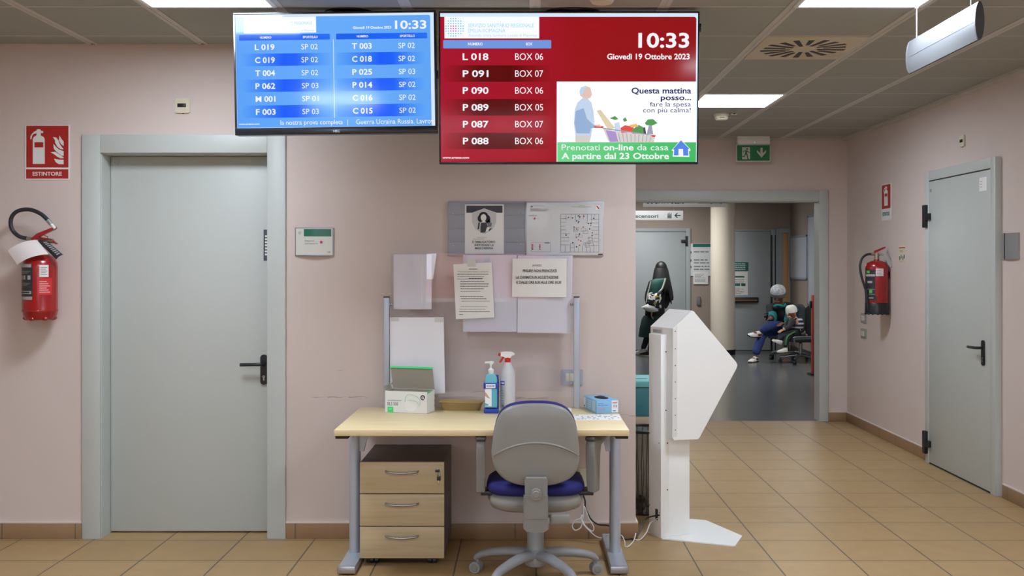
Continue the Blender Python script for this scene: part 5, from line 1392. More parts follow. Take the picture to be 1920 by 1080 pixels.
# box of gloves
M_gb = mat('glove_box_blue', (134, 184, 220), .5); M_gb2 = mat('glove_box_side', (178, 206, 224), .5)
t = thing('glove_box', 'light blue box of gloves at the right end of the desk', 'box', (.368, 5.384 - D0, Zd), math.radians(14))
b = MB(); b.box((.060, .112, .034), (.119, .224, .068), M_gb, .0012); b.build('box_body', t)
b = MB(); b.quad(.082, .004, .117, .066, M_lab_w, -.0006); lines(b, .008, .050, .058, 2, .009, .0028, mat('glove_print_blue', (70, 110, 190), .6), -.0006, 4); lines(b, .008, .026, .04, 2, .008, .0024, mat('glove_print_pink', (204, 120, 140), .6), -.0006, 5)
b.quad(.086, .052, .112, .056, M_label_red, -.0010); b.quad(.092, .030, .096, .044, M_ink_soft, -.001); b.quad(.104, .030, .109, .042, M_ink_soft, -.001); b.quad(.088, .010, .104, .015, bpy.data.materials['glove_print_blue'], -.001)
M2 = Matrix.Rotation(-PI / 2, 4, 'Z'); b2 = MB(Matrix.Translation((0, .224, 0)) @ M2)
b.build('front_print', t, smooth=False)
b2.quad(.006, .004, .05, .064, M_gb2, -.0003); b2.quad(.006, .010, .028, .058, M_lab_w, -.0006); b2.quad(.15, .006, .205, .062, M_gb2, -.0004); lines(b2, .07, .052, .07, 5, .010, .003, M_lab_w, -.0006, 6); b2.quad(.010, .012, .024, .02, M_ink, -.001); b2.build('side_print', t, smooth=False)
b = MB(); P = [(.062 + .034 * math.cos(a), .112 + .066 * math.sin(a)) for a in [2 * PI * k / 24 for k in range(24)]]
b.prism(P, mat('opening_dark', (18, 20, 34), .8), (0, 0, .0675), (1, 0, 0), (0, 1, 0), (0, 0, .0009)); b.ball((.062, .112, .066), (.026, .05, .012), mat('glove_navy', (30, 34, 58), .6), n=14); b.build('opening', t)

# strip of labels and a sheet lying on the desk
t = thing('label_sheet', 'white sheet of stamped rows lying on the desk before the glove box', 'paper', (.244, 5.165 - D0, DZ))
b = MB(); b.add([(0, 0, .001), (.234, .004, .001), (.240, .192, .001), (.004, .192, .001), (0, 0, 0), (.234, .004, 0), (.240, .192, 0), (.004, .192, 0)], [(0, 1, 2, 3), (7, 6, 5, 4), (0, 4, 5, 1), (1, 5, 6, 2), (2, 6, 7, 3), (3, 7, 4, 0)], M_paper); b.build('sheet', t)
b = MB(); rnd = random.Random(11)
for row, y in enumerate((.150, .105, .060, .022)):
    x = .012
    while x < .222:
        if rnd.random() < .62:
            for k in range(rnd.randint(2, 4)): b.add([(x + k * .0045, y, .0014), (x + k * .0045 + .003, y, .0014), (x + k * .0045 + .003, y + .026, .0014), (x + k * .0045, y + .026, .0014)], [(0, 1, 2, 3)], M_ink_soft)
        x += rnd.uniform(.018, .034)
b.build('stamps', t, smooth=False)
t = thing('loose_paper', 'small white paper lying on the desk by the foot of the right post', 'paper', (.14, 5.49 - D0, DZ))
b = MB(); b.span((0, 0, 0), (.105, .115, .0009), M_paper); b.build('sheet', t)

# ================================================================== TICKET KIOSK
th = math.radians(24)
t = thing('ticket_kiosk', 'white metal queue ticket kiosk with a pointed head, seen from its side', 'ticket kiosk', (.740, -.01, 0), th)
b = MB(); P = [(0, -.012), (.262, -.287), (.285, -.288), (.428, -.150), (.432, -.135), (.447, .232), (.381, .294), (0, .140)]
b.prism(P, M_white_metal, (0, 0, 0), (1, 0, 0), (0, 1, 0), (0, 0, .006)); b.build('base_plate', t)
b = MB(); b.span((0, 0, .006), (.185, .125, .545), M_white_metal, .004); co = b.build('column', t)
b = MB(); b.span((-.001, -.001, .0061), (.052, .127, 1.114), M_white_metal, .004); bc = b.build('back_cover', t)
M_screw = mat('screw_dark', (96, 98, 102), .3, metal=.8)
b = MB()
for z in (1.02, .70, .52, .265): b.cyl((.040 if z < .6 else .030, -.001, z), (.040 if z < .6 else .030, -.004, z), .0038, M_screw, n=10)
for (y, z) in ((.118, .56), (.015, .52), (.118, .16), (.012, .14)): b.cyl((-.001, y, z), (-.004, y, z), .003, M_screw, n=10)
b.build('screws', bc)
b = MB(); b.span((-.006, .030, .095), (0, .052, .155), M_black, .002); b.build('cable_port', bc)
prof = [(.034, .562), (.046, .545), (.196, .540), (.208, .548), (.452, .918), (.458, .936), (.450, .952), (.172, 1.240), (.160, 1.246), (.038, 1.150)]
b = MB(); b.prism(prof, M_white_metal, (0, -.062, 0), (1, 0, 0), (0, 0, 1), (0, .235, 0))
hd = b.build('head', t)
b = MB(); b.prism([(.0375, 1.146), (.0375, .562), (.064, .562), (.064, 1.166)], mat('enamel_flange', (226, 225, 220), .4), (0, -.0632, 0), (1, 0, 0), (0, 0, 1), (0, .002, 0))
for z in (1.135, 1.04, .95, .86, .77, .68, .60): b.cyl((.051, -.0632, z), (.051, -.066, z), .0028, M_screw, n=10)
b.build('flange', hd)
b = MB(Matrix.Translation((.034, .09, 1.125)) @ Matrix.Rotation(-PI / 2, 4, 'Z')); b.quad(-.045, -.006, .045, .012, M_label_grey, -.0042); lines(b, -.04, .004, .08, 2, .006, .0022, M_ink_soft, -.005, 3); b.build('rating_label', hd, smooth=False)

# ================================================================== BEHIND THE WALL END
M_table = mat('beige_table', (196, 180, 158), .5)
t = thing('side_table', 'low beige table carrying the teal crate, behind the wall end', 'table', (.72, 6.86 - D0, 0))
b = MB(); b.box((0, 0, .505), (.46, .50, .045), M_table, .003); b.build('table_top', t)
for (x, y) in ((-.20, -.22), (.20, -.22), (-.20, .22), (.20, .22)): b = MB(); b.box((x, y, .2415), (.035, .035, .483), M_table, .002); b.build('leg', t)
t = thing('teal_crate', 'teal plastic crate with slotted lid, just right of the wall end', 'crate', (.72, 6.83 - D0, .528))
M_cr = mat('crate_teal', (62, 128, 136), .45); M_cr2 = mat('crate_lid_teal', (112, 190, 192), .4)
b = MB(); b.box((0, 0, .094), (.42, .37, .187), M_cr, .008); b.build('crate_body', t)
b = MB(); b.box((0, 0, .206), (.44, .39, .040), M_cr2, .006); ld = b.build('lid', t)
b = MB()
for (x, y) in ((-.06, -.10), (.02, -.04), (-.10, .03)): b.box((x, y, .2262), (.10, .022, .0012), M_black)
b.build('lid_slots', ld)

t = thing('waste_bin', 'mesh waste bin with dark clear bag, between wall end and kiosk', 'waste bin', (.71, 6.32 - D0, 0))
M_bag = mat('bin_bag_film', (70, 66, 62), .18, alpha=.62, coat=.4)
b = MB(); b.lathe([(.105, .0), (.112, .01), (.135, .50)], M_bag, 30)
for k in range(26):
    a = 2 * PI * k / 26 ; r1, r2 = .108, .137
    b.tube([(r1 * math.cos(a), r1 * math.sin(a), .008), ((r1 + r2) / 2 * math.cos(a + .07), (r1 + r2) / 2 * math.sin(a + .07), .25), (r2 * math.cos(a), r2 * math.sin(a), .50)], .003, mat('bag_fold', (104, 96, 86), .25) if 'bag_fold' not in bpy.data.materials else bpy.data.materials['bag_fold'], 6)
b.build('bag', t)
b = MB(); b.tube([(.142 * math.cos(a), .142 * math.sin(a), .502) for a in [2 * PI * k / 32 for k in range(32)]], .009, M_black, 8, closed=True); b.build('rim', t)
b = MB(); b.lathe([(.0, .001), (.104, .001), (.104, .006), (0, .006)], M_black, 28)
rnd = random.Random(2)
for k in range(9): b.ball((rnd.uniform(-.05, .05), rnd.uniform(-.05, .05), .035 + .012 * k * .5), rnd.uniform(.02, .034), rnd.choice([M_black, M_label_grey, M_ink]), n=8)
b.build('rubbish', t)

# ================================================================== CABLES
def cable(name, label, pts, r_, m):
    o = MB().tube(smooth_path(pts, 8), r_, m, 8).build(name)
    return tag(o, label, 'cable', 'cables')
c = lambda px, py, d: tuple(at(px, py, d))
cable('power_cable', 'black cable from the low socket along the skirting to the kiosk', [(.285, -.03, .30), c(1096, 935, 5.64), c(1098, 953, 5.64), c(1108, 973, 5.63), c(1122, 983.5, 5.63), c(1142, 986, 5.62), c(1158, 995, 5.60), c(1170, 1010, 5.66), (.577, -.03, .006), c(1191, 1010, 5.66), c(1203, 990, 5.70), c(1212, 972, 5.74), (.737, -.0, .128)], .0042, M_black)
WH = mat('white_cable_sheath', (222, 220, 220), .45)
cable('data_cable', 'white cable with tied loops beside the right desk leg, running to the kiosk', [c(1094, 944, 5.63), c(1092, 960, 5.62), c(1089, 971, 5.60), c(1078, 976, 5.60), c(1073, 986, 5.60), c(1078, 994, 5.60), c(1088, 990, 5.60), c(1092, 978, 5.61), c(1094, 958, 5.61), c(1096, 950, 5.62), c(1104, 972, 5.60), c(1113, 988, 5.59), c(1111, 996, 5.59), c(1104, 992, 5.60), c(1096, 984, 5.61), c(1090, 972, 5.615), c(1094, 983, 5.60), c(1106, 996, 5.59), c(1118, 1006, 5.58), c(1130, 1009, 5.60), c(1138, 1003, 5.58), c(1150, 1001, 5.56), c(1165, 1004, 5.52), c(1171, 1015, 5.50), c(1172, 1024, 5.50), c(1179, 1024, 5.51), c(1188, 1014, 5.58), c(1192, 1000, 5.62), c(1189, 1010, 5.64), c(1200, 1012, 5.66), c(1212, 998, 5.70), c(1220, 980, 5.75), (.735, .0, .115)], .0032, WH)

# ================================================================== CORRIDOR: SIGNS
M_sgn = mat('sign_off_white', (222, 224, 224), .45); M_txt = mat('sign_dark_teal', (28, 74, 72), .6)


def hang_sign(name, label, x0, x1, zb, h_, y, prints):
    t = thing(name, label, 'hanging sign', ((x0 + x1) / 2, y, zb + h_ / 2), group='hanging direction signs')
    W = (x1 - x0) / 2
    b = MB(); b.box((0, 0, 0), (2 * W, .03, h_), M_sgn, .004); b.build('sign_panel', t)
    for sx in (-.8, .8): b = MB(); b.cyl((sx * W, 0, h_ / 2 - .005), (sx * W, 0, CEIL - zb - h_ / 2), .003, M_alu, n=8); b.build('wire', t)
    b = MB(); prints(b, W, h_); b.build('lettering', t, smooth=False)
    return t
d = 12.0; k = d / F
X = lambda px: (px - CX) * k
Z = lambda py: EYE - (py - CY) * k


def p_uscita(b, W, h_):
    y = -.0158; ox = (X(1205) + X(1362)) / 2
    base = Z(382.2) - (Z(388.3) + .10)
    b.text('USCITA', X(1211) - ox, base, .105, M_txt, y, False, 'l', X(1253) - X(1211)); b.text('Scale', X(1258) - ox, base, .085, M_txt, y, False, 'l', X(1282) - X(1258))
    o = X(1333) - ox
    b.flat([(o, base - .006), (o + .02, base + .02), (o - .02, base + .02)], M_txt, y); b.flat([(o + .115, base - .006), (o + .135, base + .02), (o + .095, base + .02)], M_txt, y); b.quad(o - .006, base + .02, o + .006, base + .09, M_txt, y); b.quad(o + .109, base + .02, o + .121, base + .09, M_txt, y)
hang_sign('hanging_sign', 'white hanging sign reading USCITA Scale, half hidden by the opening', X(1205), X(1362), Z(388.3), .20, d - D0, p_uscita)
d2 = 14.0; k2 = d2 / F
X2 = lambda px: (px - CX) * k2
Z2 = lambda py: EYE - (py - CY) * k2


def p_asc(b, W, h_):
    y = -.0158; ox = (X2(1110) + X2(1280.5)) / 2; oz = (Z2(395) + Z2(413.3)) / 2
    zc = lambda py: Z2(py) - oz
    b.text('Scale Ascensori', X2(1234) - ox, zc(408.3), .045, M_txt, y, True, 'r', X2(1234) - X2(1180) + .19)
    q0, q1 = X2(1251) - ox, X2(1259) - ox
    for j in range(3): b.quad(q0, zc(409.5) + j * .019, q1, zc(409.5) + j * .019 + .014, M_txt, y)
    for j in range(3): b.flat([(q0 + .004 + j * .021, zc(401.5)), (q0 + .018 + j * .021, zc(401.5)), (q0 + .011 + j * .021, zc(398.5))], M_txt, y)
    a = X2(1264) - ox; e = X2(1276) - ox; m = zc(404)
    b.quad(a + .012, m - .007, e, m + .007, M_txt, y); b.flat([(a, m), (a + .038, m + .036), (a + .048, m + .028), (a + .022, m)], M_txt, y); b.flat([(a, m), (a + .022, m), (a + .048, m - .028), (a + .038, m - .036)], M_txt, y)
hang_sign('hanging_sign', 'white hanging sign reading Ascensori with a left arrow', X2(1110), X2(1280.5), Z2(413.3), .13, d2 - D0, p_asc)
d = 11.0; k = d / F
t = thing('hanging_lamp', 'long black edged fitting hanging just inside the wide opening, its underside showing', 'ceiling fitting', ((1344.5 - CX) * k, d - D0, EYE - (381 - CY) * k))
b = MB(); b.box((0, 0, .055), (71 * k, .06, .11), M_black, .006); b.build('fitting_body', t)
for sx in (-.15, .15): b = MB(); b.cyl((sx, 0, .1), (sx, 0, CEIL - EYE + (381 - CY) * k), .004, M_black, n=8); b.build('rod', t)

d = 18.06; k = d / F; yb_w = CYB
X = lambda px: (px - CX) * k
Z = lambda py: EYE - (py - CY) * k
t = thing('direction_board', 'pale direction board with a teal header left of the column', 'sign board', ((1315 - CX) * k, CYB, EYE - (487 - CY) * k))
W, H = 25 * k, 30.5 * k
b = MB(); b.span((-W, -.02, -H), (W, 0, H), M_sgn, .003); y = -.0206; b.quad(-W * .62, H * .78, W * .98, H * .98, M_teal, y)
for i, zz in enumerate((.45, -.05, -.45)):
    zc = zz * H; b.flat([(-W * .85, zc), (-W * .78, zc + .03), (-W * .71, zc), (-W * .78, zc - .03)], M_txt, y); lines(b, -W * .55, zc, W * 1.3, 2 if i else 1, .05, .020, M_lineg, y, i)
b.build('board', t, smooth=False)
t = thing('paper_notice', 'white sheet overlapping the foot of the direction board', 'notice', ((1314 - CX) * k, CYB - .0215, EYE - (521.5 - CY) * k))
b = MB(); b.span((-14 * k, -.002, -11.5 * k), (14 * k, 0, 11.5 * k), M_paper); b.build('sheet', t)
b = MB(); lines(b, -11 * k, 7 * k, 22 * k, 7, .022, .008, M_ink_soft, -.0026, 8); b.build('print', t, smooth=False)
t = thing('wall_intercom', 'small grey box on the corridor end wall below the direction board', 'wall box', ((1310.5 - CX) * k, CYB, EYE - (564 - CY) * k))
b = MB(); b.span((-3.3 * k, -.035, -8 * k), (3.3 * k, 0, 8 * k), mat('wall_box_grey', (120, 124, 130), .45), .006); b.build('box_body', t)
t = thing('door_plate', 'teal plate on the end door, right of the column', 'sign', ((1388 - CX) * k, CYB - .026, EYE - (499.5 - CY) * k))
b = MB(); b.span((-15.5 * k, -.006, -8.3 * k), (15.5 * k, 0, 8.3 * k), M_teal, .002); b.build('plate', t)
b = MB(); lines(b, -12 * k, 4 * k, 24 * k, 4, .032, .012, M_sgn, -.0066, 5); b.build('plate_print', t, smooth=False)
t = thing('paper_notice', 'white poster on the end door above the push bar', 'notice', ((1388 - CX) * k, CYB - .026, EYE - (531.5 - CY) * k))
b = MB(); b.span((-14.5 * k, -.002, -22 * k), (14.5 * k, 0, 22 * k), M_paper); b.build('sheet', t)
b = MB(); y = -.0028; b.quad(-11 * k, 11 * k, 8 * k, 14 * k, M_teal, y); b.quad(-11 * k, -5 * k, 0, 0, M_teal, y); b.quad(2 * k, -5 * k, 10 * k, 0, M_txt, y); lines(b, -11 * k, 7 * k, 20 * k, 3, .03, .01, M_ink_soft, y, 2); lines(b, -11 * k, -9 * k, 20 * k, 6, .02, .008, M_ink_soft, y, 4); b.build('print', t, smooth=False)


def whiteboard(label, y0, y1, z0, z1):
    t = thing('whiteboard', label, 'whiteboard', (CXR, (y0 + y1) / 2, (z0 + z1) / 2), -PI / 2, 'boards on the corridor wall')
    W, H = (y1 - y0) / 2, (z1 - z0) / 2
    b = MB(); b.span((-W + .03, -.02, -H + .03), (W - .03, -.008, H - .03), mat('board_face', (196, 200, 208), .3) if 'board_face' not in bpy.data.materials else bpy.data.materials['board_face']); b.build('board_face', t)
    b = MB()
    for a in (((-W, -.03, -H), (-W + .035, 0, H)), ((W - .035, -.03, -H), (W, 0, H)), ((-W, -.03, H - .035), (W, 0, H)), ((-W, -.03, -H), (W, 0, -H + .035))): b.span(*a, mat('board_frame_blue', (150, 156, 172), .4) if 'board_frame_blue' not in bpy.data.materials else bpy.data.materials['board_frame_blue'], .002)
    b.build('board_frame', t)
whiteboard('small framed board on the corridor right wall, nearer the end door', 16.95 - D0, 18.0 - D0, 1.24, 1.98)
whiteboard('tall framed board on the corridor right wall, nearer the opening', 15.9 - D0, 16.9 - D0, .83, 2.29)
t = thing('red_panel', 'narrow red standing panel just inside the right edge of the opening', 'panel', (3.895, 14.1 - D0, 0))
M_rp = mat('panel_red', (176, 70, 52), .5)
b = MB(); b.box((0, 0, .54), (.045, .07, 1.08), M_rp, .004); b.build('panel_board', t)
b = MB(); b.span((-.050, -.03, .90), (-.021, .02, 1.0), M_black, .006); b.build('grip', t)
b = MB(); b.box((0, 0, .012), (.12, .20, .024), M_black, .004); b.build('foot', t)

# ================================================================== CORRIDOR CHAIRS
M_seat = mat('dark_upholstery', (52, 58, 60), .65); M_chr = mat('chair_chrome', (176, 180, 186), .22, metal=.95)


def visitor_chair(label, x, y, rz):
    t = thing('swivel_chair', label, 'chair', (x, y, 0), rz, 'dark swivel chairs in the corridor')
    LW = Matrix.Translation((0, 0, -.055))
    b = MB(LW); b.box((0, 0, .415), (.46, .44, .065), M_seat, .026, 3); b.build('seat', t)
    ol = rrect(-.21, .46, .21, .92, .09, 5)
    b = MB(LW); slab(b, ol, .20, .245, M_seat, crown0=.02, crown1=.02, curve=-.03, inset=.016); b.build('backrest', t, angle=60)
    b = MB(LW)
    for sx in (-1, 1): b.tube(smooth_path([(sx * .19, .16, .385), (sx * .22, .25, .40), (sx * .22, .275, .52), (sx * .20, .275, .88)], 5), .011, M_chr, 10)
    b.tube([(-.2, .275, .86), (.2, .275, .86)], .010, M_chr, 8); b.build('back_frame', t)
    for sx in (-1, 1):
        b = MB(LW); b.tube(smooth_path([(sx * .25, .235, .40), (sx * .262, .21, .46), (sx * .265, .1, .47), (sx * .265, -.2, .47), (sx * .262, -.235, .45), (sx * .25, -.22, .39)], 5), .0125, M_chr, 10); b.build('arm', t)
    b = MB(); b.cyl((0, 0, .12), (0, 0, .30), .03, M_chr, n=20); b.cyl((0, 0, .30), (0, 0, .335), .020, M_black, n=16); b.build('gas_column', t)
    for k_ in range(5):
        a = 2 * PI * k_ / 5 + .5; u = Vector((math.cos(a), math.sin(a), 0))
        b = MB(); b.tube([u * .02 + Vector((0, 0, .125)), u * .16 + Vector((0, 0, .112)), u * .30 + Vector((0, 0, .085))], [.026, .021, .015], M_chr, 10); lg = b.build('leg', t)
        b = MB(); w_ = Vector((-u.y, u.x, 0)); c_ = u * .295 + Vector((0, 0, .03)); b.tube([c_ - w_ * .022, c_ + w_ * .022], .030, M_black, 16); b.tube([c_, c_ + Vector((0, 0, .055))], .009, M_black, 8); b.build('caster', lg)
    return t
visitor_chair('dark swivel chair with chrome arms under the small child', 4.165, 15.78 - D0, math.radians(-78))
visitor_chair('dark swivel chair with chrome arms under the man in the grey knitted hat', 4.13, 16.44 - D0, math.radians(-42))

# ================================================================== PEOPLE
M_skin_d = mat('skin_brown', (142, 98, 74), .55); M_skin_l = mat('skin_light', (196, 150, 126), .55)
M_jeans = mat('blue_jeans', (50, 66, 128), .8, bump=.3, bscale=300, noise=.12, nscale=12); M_jk_black = mat('jacket_black', (30, 32, 38), .75, bump=.3, bscale=60); M_jk_teal = mat('jacket_teal', (18, 128, 126), .7, bump=.3, bscale=60)
M_hat_g = mat('knit_grey', (130, 132, 136), .9, noise=.75, nscale=38, bump=.8, bscale=120); M_hat_w = mat('knit_white', (228, 226, 220), .9, bump=.6, bscale=120)
M_shoe_w = mat('shoe_white', (232, 230, 224), .5); M_shoe_sole = mat('shoe_sole_dark', (52, 44, 46), .7); M_shoe_red = mat('shoe_red', (126, 50, 50), .6); M_hair = mat('black_hair', (24, 22, 24), .5, bump=.5, bscale=260)
M_eye = mat('eye_dark', (24, 20, 20), .3); M_phone = mat('phone_black', (22, 26, 34), .2); M_dark_tr = mat('dark_trousers', (38, 42, 54), .8); M_trim_green = mat('trouser_green', (62, 128, 76), .7)


def hand(b, wrist, dirn, palm_n, m, size=1.0, curl=.6):
    """Palm, four bent fingers and a thumb, growing from the wrist along DIRN; PALM_N is where the palm looks."""
    w0 = Vector(wrist); u = Vector(dirn).normalized(); n = Vector(palm_n); n = (n - u * n.dot(u)).normalized(); s_ = u.cross(n)
    L = .085 * size
    R3 = Matrix((s_, u, n)).transposed()
    b.ball(w0 + u * L * .5, (.040 * size, L * .60, .015 * size), m, rot=R3, n=12)
    for i, (off, ln) in enumerate(((-.029, .066), (-.010, .074), (.010, .070), (.028, .056))):
        p0 = w0 + u * L * .92 + s_ * off * size; a = curl * (.8 + .1 * i); pts = [p0]
        for seg, f in ((.45, .5), (.32, 1.2), (.23, 1.9)):
            p0 = p0 + (u * math.cos(a * f) + n * math.sin(a * f)) * ln * seg * size; pts.append(p0)
        b.tube(pts, [.0088 * size, .0085 * size, .0075 * size, .006 * size], m, 8)
    p0 = w0 + u * L * .30 - s_ * .034 * size
    b.tube([p0, p0 + (u * .6 - s_ * .6 + n * .3) * .036 * size, p0 + (u * 1.25 - s_ * .65 + n * .8) * .042 * size], [.011 * size, .0095 * size, .007 * size], m, 8)


def face(b, c, fwd, up, r, m, eyes=True, ears=True):
    """Nose, brow, eyes, mouth and ears on a head of radius r."""
    c = Vector(c); f = Vector(fwd).normalized(); u = Vector(up); u = (u - f * u.dot(f)).normalized(); s_ = f.cross(u)
    R3 = Matrix((s_, f, u)).transposed()
    b.ball(c + f * r * .98 - u * r * .18, (.015, .022, .026), m, rot=R3, n=10)
    b.ball(c + f * r * .80 - u * r * .72, (.034, .026, .020), m, rot=R3, n=10)
    for sg in (-1, 1):
        if ears: b.ball(c + s_ * sg * r * .96 - u * r * .1, (.010, .018, .030), m, rot=R3, n=10)
        if eyes: b.ball(c + f * r * .86 + s_ * sg * r * .38 + u * r * .02, (.012, .008, .007), M_eye, rot=R3, n=8)
    b.ball(c + f * r * .93 - u * r * .52, (.022, .008, .006), M_eye if not eyes else mat('lip_brown', (120, 70, 62), .5) if 'lip_brown' not in bpy.data.materials else bpy.data.materials['lip_brown'], rot=R3, n=8)


def shoe(parent, heel, toe, up, m, sole, trim=None, w_=.052, h_=.085):
    h0, t0 = Vector(heel), Vector(toe); f = (t0 - h0); L = f.length; f.normalize(); u = Vector(up); u = (u - f * u.dot(f)).normalized(); s_ = f.cross(u)
    R3 = Matrix((s_, f, u)).transposed().to_4x4(); M = Matrix.Translation(h0) @ R3
    b = MB(M)
    prof = [(0, h_ * 1.05, .036), (.15, h_ * 1.12, .042), (.35, h_ * 1.0, .046), (.55, h_ * .78, .050), (.8, h_ * .58, .052), (.95, h_ * .42, .042), (1.0, h_ * .26, .022)]
    n = 12; vs, fs = [], []
    for (q_, hh, ww) in prof:
        for k_ in range(n):
            a = 2 * PI * k_ / n; vs.append((ww * w_ / .052 * math.cos(a), q_ * L, .018 + max(-.012, math.sin(a) * (hh - .018) if math.sin(a) > 0 else -.012)))
    for i in range(len(prof) - 1):
        for k_ in range(n): fs.append((i * n + k_, i * n + (k_ + 1) % n, (i + 1) * n + (k_ + 1) % n, (i + 1) * n + k_))
    fs += [tuple(range(n)), tuple((len(prof) - 1) * n + k_ for k_ in range(n))]
    b.add(vs, fs, m)
    if trim: b.ball((0, L * .5, h_ * .70), (.030, L * .16, .014), trim, n=10); b.ball((.04 * w_ / .052, L * .28, .045), (.010, L * .2, .018), trim, n=8); b.ball((-.04 * w_ / .052, L * .28, .045), (.010, L * .2, .018), trim, n=8)
    o = b.build('shoe', parent)
    b = MB(M); b.prism([(x * w_ / .052, yv * L) for x, yv in ((-.034, .0), (.034, 0), (.042, .2), (.048, .6), (.048, .85), (.03, 1.01), (-.03, 1.01), (-.048, .85), (-.048, .6), (-.042, .2))], sole, (0, 0, 0), (1, 0, 0), (0, 1, 0), (0, 0, .020)); b.build('sole', o)
    return o


# --- man with the knitted hat, looking at his phone, one ankle on the other knee
d = 16.25; k = d / F
man = thing('person', 'man in grey knitted hat, teal jacket and jeans, sitting with a phone', 'person', ((1470 - CX) * k, d - D0, 0))
J = lambda px, py, y=0.0: ((px - 1470) * k, y, EYE - (py - CY) * k)
hip = J(1478, 614, .10); belly = J(1472, 600, .05); chest = J(1464, 583, -.04); neck = J(1458, 568, -.10); headc = Vector(J(1454.5, 553, -.16))
shL, shR = J(1442, 578, -.06), J(1484, 577, .0)
elR, wrR = J(1487, 600, -.16), J(1462, 604, -.30)
elL, wrL = J(1444, 598, -.16), J(1434, 594, -.36)
hipA, hipB = J(1468, 615, .02), J(1482, 616, .08)
kneeB, ankB = J(1424, 622, -.22), J(1409, 662, -.26)
kneeA, ankA = J(1436, 607, -.34), J(1416, 620, -.28)
nd = [(hip, (.155, .12)), (belly, (.15, .115)), (chest, (.165, .12)), (neck, .058), (tuple(headc - Vector((0, -.01, .03))), (.085, .09)), (tuple(headc + Vector((0, 0, .055))), (.082, .09)),
      (shL, .068), (elL, .046), (wrL, .031), (shR, .068), (elR, .046), (wrR, .031),
      (hipA, .092), (kneeA, .062), (ankA, .040), (hipB, .092), (kneeB, .062), (ankB, .040)]
ed = [(0, 1), (1, 2), (2, 3), (3, 4), (4, 5), (2, 6), (6, 7), (7, 8), (2, 9), (9, 10), (10, 11), (0, 12), (12, 13), (13, 14), (0, 15), (15, 16), (16, 17)]
fw = Vector((-.35, -.80, -.45)); upv = Vector((-.1, -.4, .9))


def ex_man(b):
    face(b, headc, fw, upv, .095, M_skin_d)
    hand(b, wrL, Vector((-.55, -.25, -.15)), Vector((.2, -.3, .9)), M_skin_d, 1.0, .7); hand(b, wrR, Vector((-.8, -.5, -.1)), Vector((-.2, -.1, -.9)), M_skin_d, 1.0, .5)
skin('body', nd, ed, M_skin_d, man, extra=ex_man)
g = 1.16
tr = [(hip, (.175, .145)), (tuple(Vector(hip) + (Vector(belly) - Vector(hip)) * .5), (.165, .135)), (hipA, .108), (tuple((Vector(hipA) + Vector(kneeA)) / 2), .095), (kneeA, .080), (tuple(Vector(kneeA).lerp(Vector(ankA), .97)), .060), (hipB, .108), (tuple((Vector(hipB) + Vector(kneeB)) / 2), .095), (kneeB, .080), (tuple(Vector(kneeB).lerp(Vector(ankB), .5)), .074), (tuple(Vector(kneeB).lerp(Vector(ankB), 1.04)), .066)]
skin('jeans', tr, [(0, 1), (0, 2), (2, 3), (3, 4), (4, 5), (0, 6), (6, 7), (7, 8), (8, 9), (9, 10)], M_jeans, man)
jk = [(tuple(Vector(hip).lerp(Vector(belly), .6)), (.18, .14)), (belly, (.175, .14)), (chest, (.19, .145)), (tuple(Vector(neck) + Vector((.0, .03, -.02))), .092), (shL, .088), (elL, .070), (tuple(Vector(elL).lerp(Vector(wrL), .80)), .056), (shR, .088), (elR, .070), (tuple(Vector(elR).lerp(Vector(wrR), .72)), .056)]
jo = skin('jacket', jk, [(0, 1), (1, 2), (2, 3), (2, 4), (4, 5), (5, 6), (2, 7), (7, 8), (8, 9)], M_jk_black, man)
# teal panels of the jacket: collar, front edges and sleeve bands
b = MB()
V3 = Vector
b.tube(smooth_path([J(1446, 574, -.19), J(1452, 571, -.22), J(1462, 573, -.22), J(1468, 570, -.14)], 5), .020, M_jk_teal, 10)
b.tube(smooth_path([J(1470, 572, -.18), J(1469, 585, -.215), J(1466, 600, -.19)], 5), .022, M_jk_teal, 10)
for a, c_, r_ in ((V3(elL).lerp(V3(wrL), .05), V3(elL).lerp(V3(wrL), .6), .073), (V3(elR).lerp(V3(wrR), .15), V3(elR).lerp(V3(wrR), .72), .070), (V3(shR).lerp(V3(elR), .12), V3(shR).lerp(V3(elR), .42), .091), (V3(shL).lerp(V3(elL), .45), V3(shL).lerp(V3(elL), .95), .081)):
    b.tube([a, a.lerp(c_, .33), a.lerp(c_, .66), c_], [r_ * .96, r_, r_, r_ * .94], M_jk_teal, 16)
b.build('teal_panels', jo)
b = MB(); R3 = Matrix.Rotation(math.radians(22), 3, 'X') @ Matrix.Rotation(math.radians(-8), 3, 'Y'); hc = headc + V3((.0, .0, .03))
prof = [(.108, -.005), (.116, .01), (.118, .04), (.112, .075), (.090, .108), (.055, .128), (.0, .135)]
b.lathe(prof, M_hat_g, 24, c=hc, axis=R3); b.lathe([(.110, -.03), (.120, -.028), (.121, .018), (.112, .022)], mat('knit_grey_band', (96, 98, 102), .9, bump=.6, bscale=120), 24, c=hc, axis=R3); b.build('knitted_hat', man)
shoe(man, V3(ankB) + V3((.035, .05, -(V3(ankB).z))), V3(ankB) + V3((-.115, -.16, -(V3(ankB).z) + 0.0)), (0, 0, 1), M_shoe_w, M_shoe_sole, M_shoe_red)
shoe(man, V3(ankA) + V3((.03, .03, -.075)), V3(ankA) + V3((-.19, -.10, -.06)), (-.25, -.5, .8), M_shoe_w, M_shoe_sole, M_shoe_red)
ph = V3(wrL) + V3((-.075, -.045, .03))
t = thing('mobile_phone', "black mobile phone in the hand of the man in the grey knitted hat", 'phone', tuple(V3(man.location) + ph), rot=(math.radians(35), math.radians(-20), math.radians(-30)))
b = MB(); b.box((0, 0, 0), (.076, .150, .010), M_phone, .004); b.build('phone_case', t)
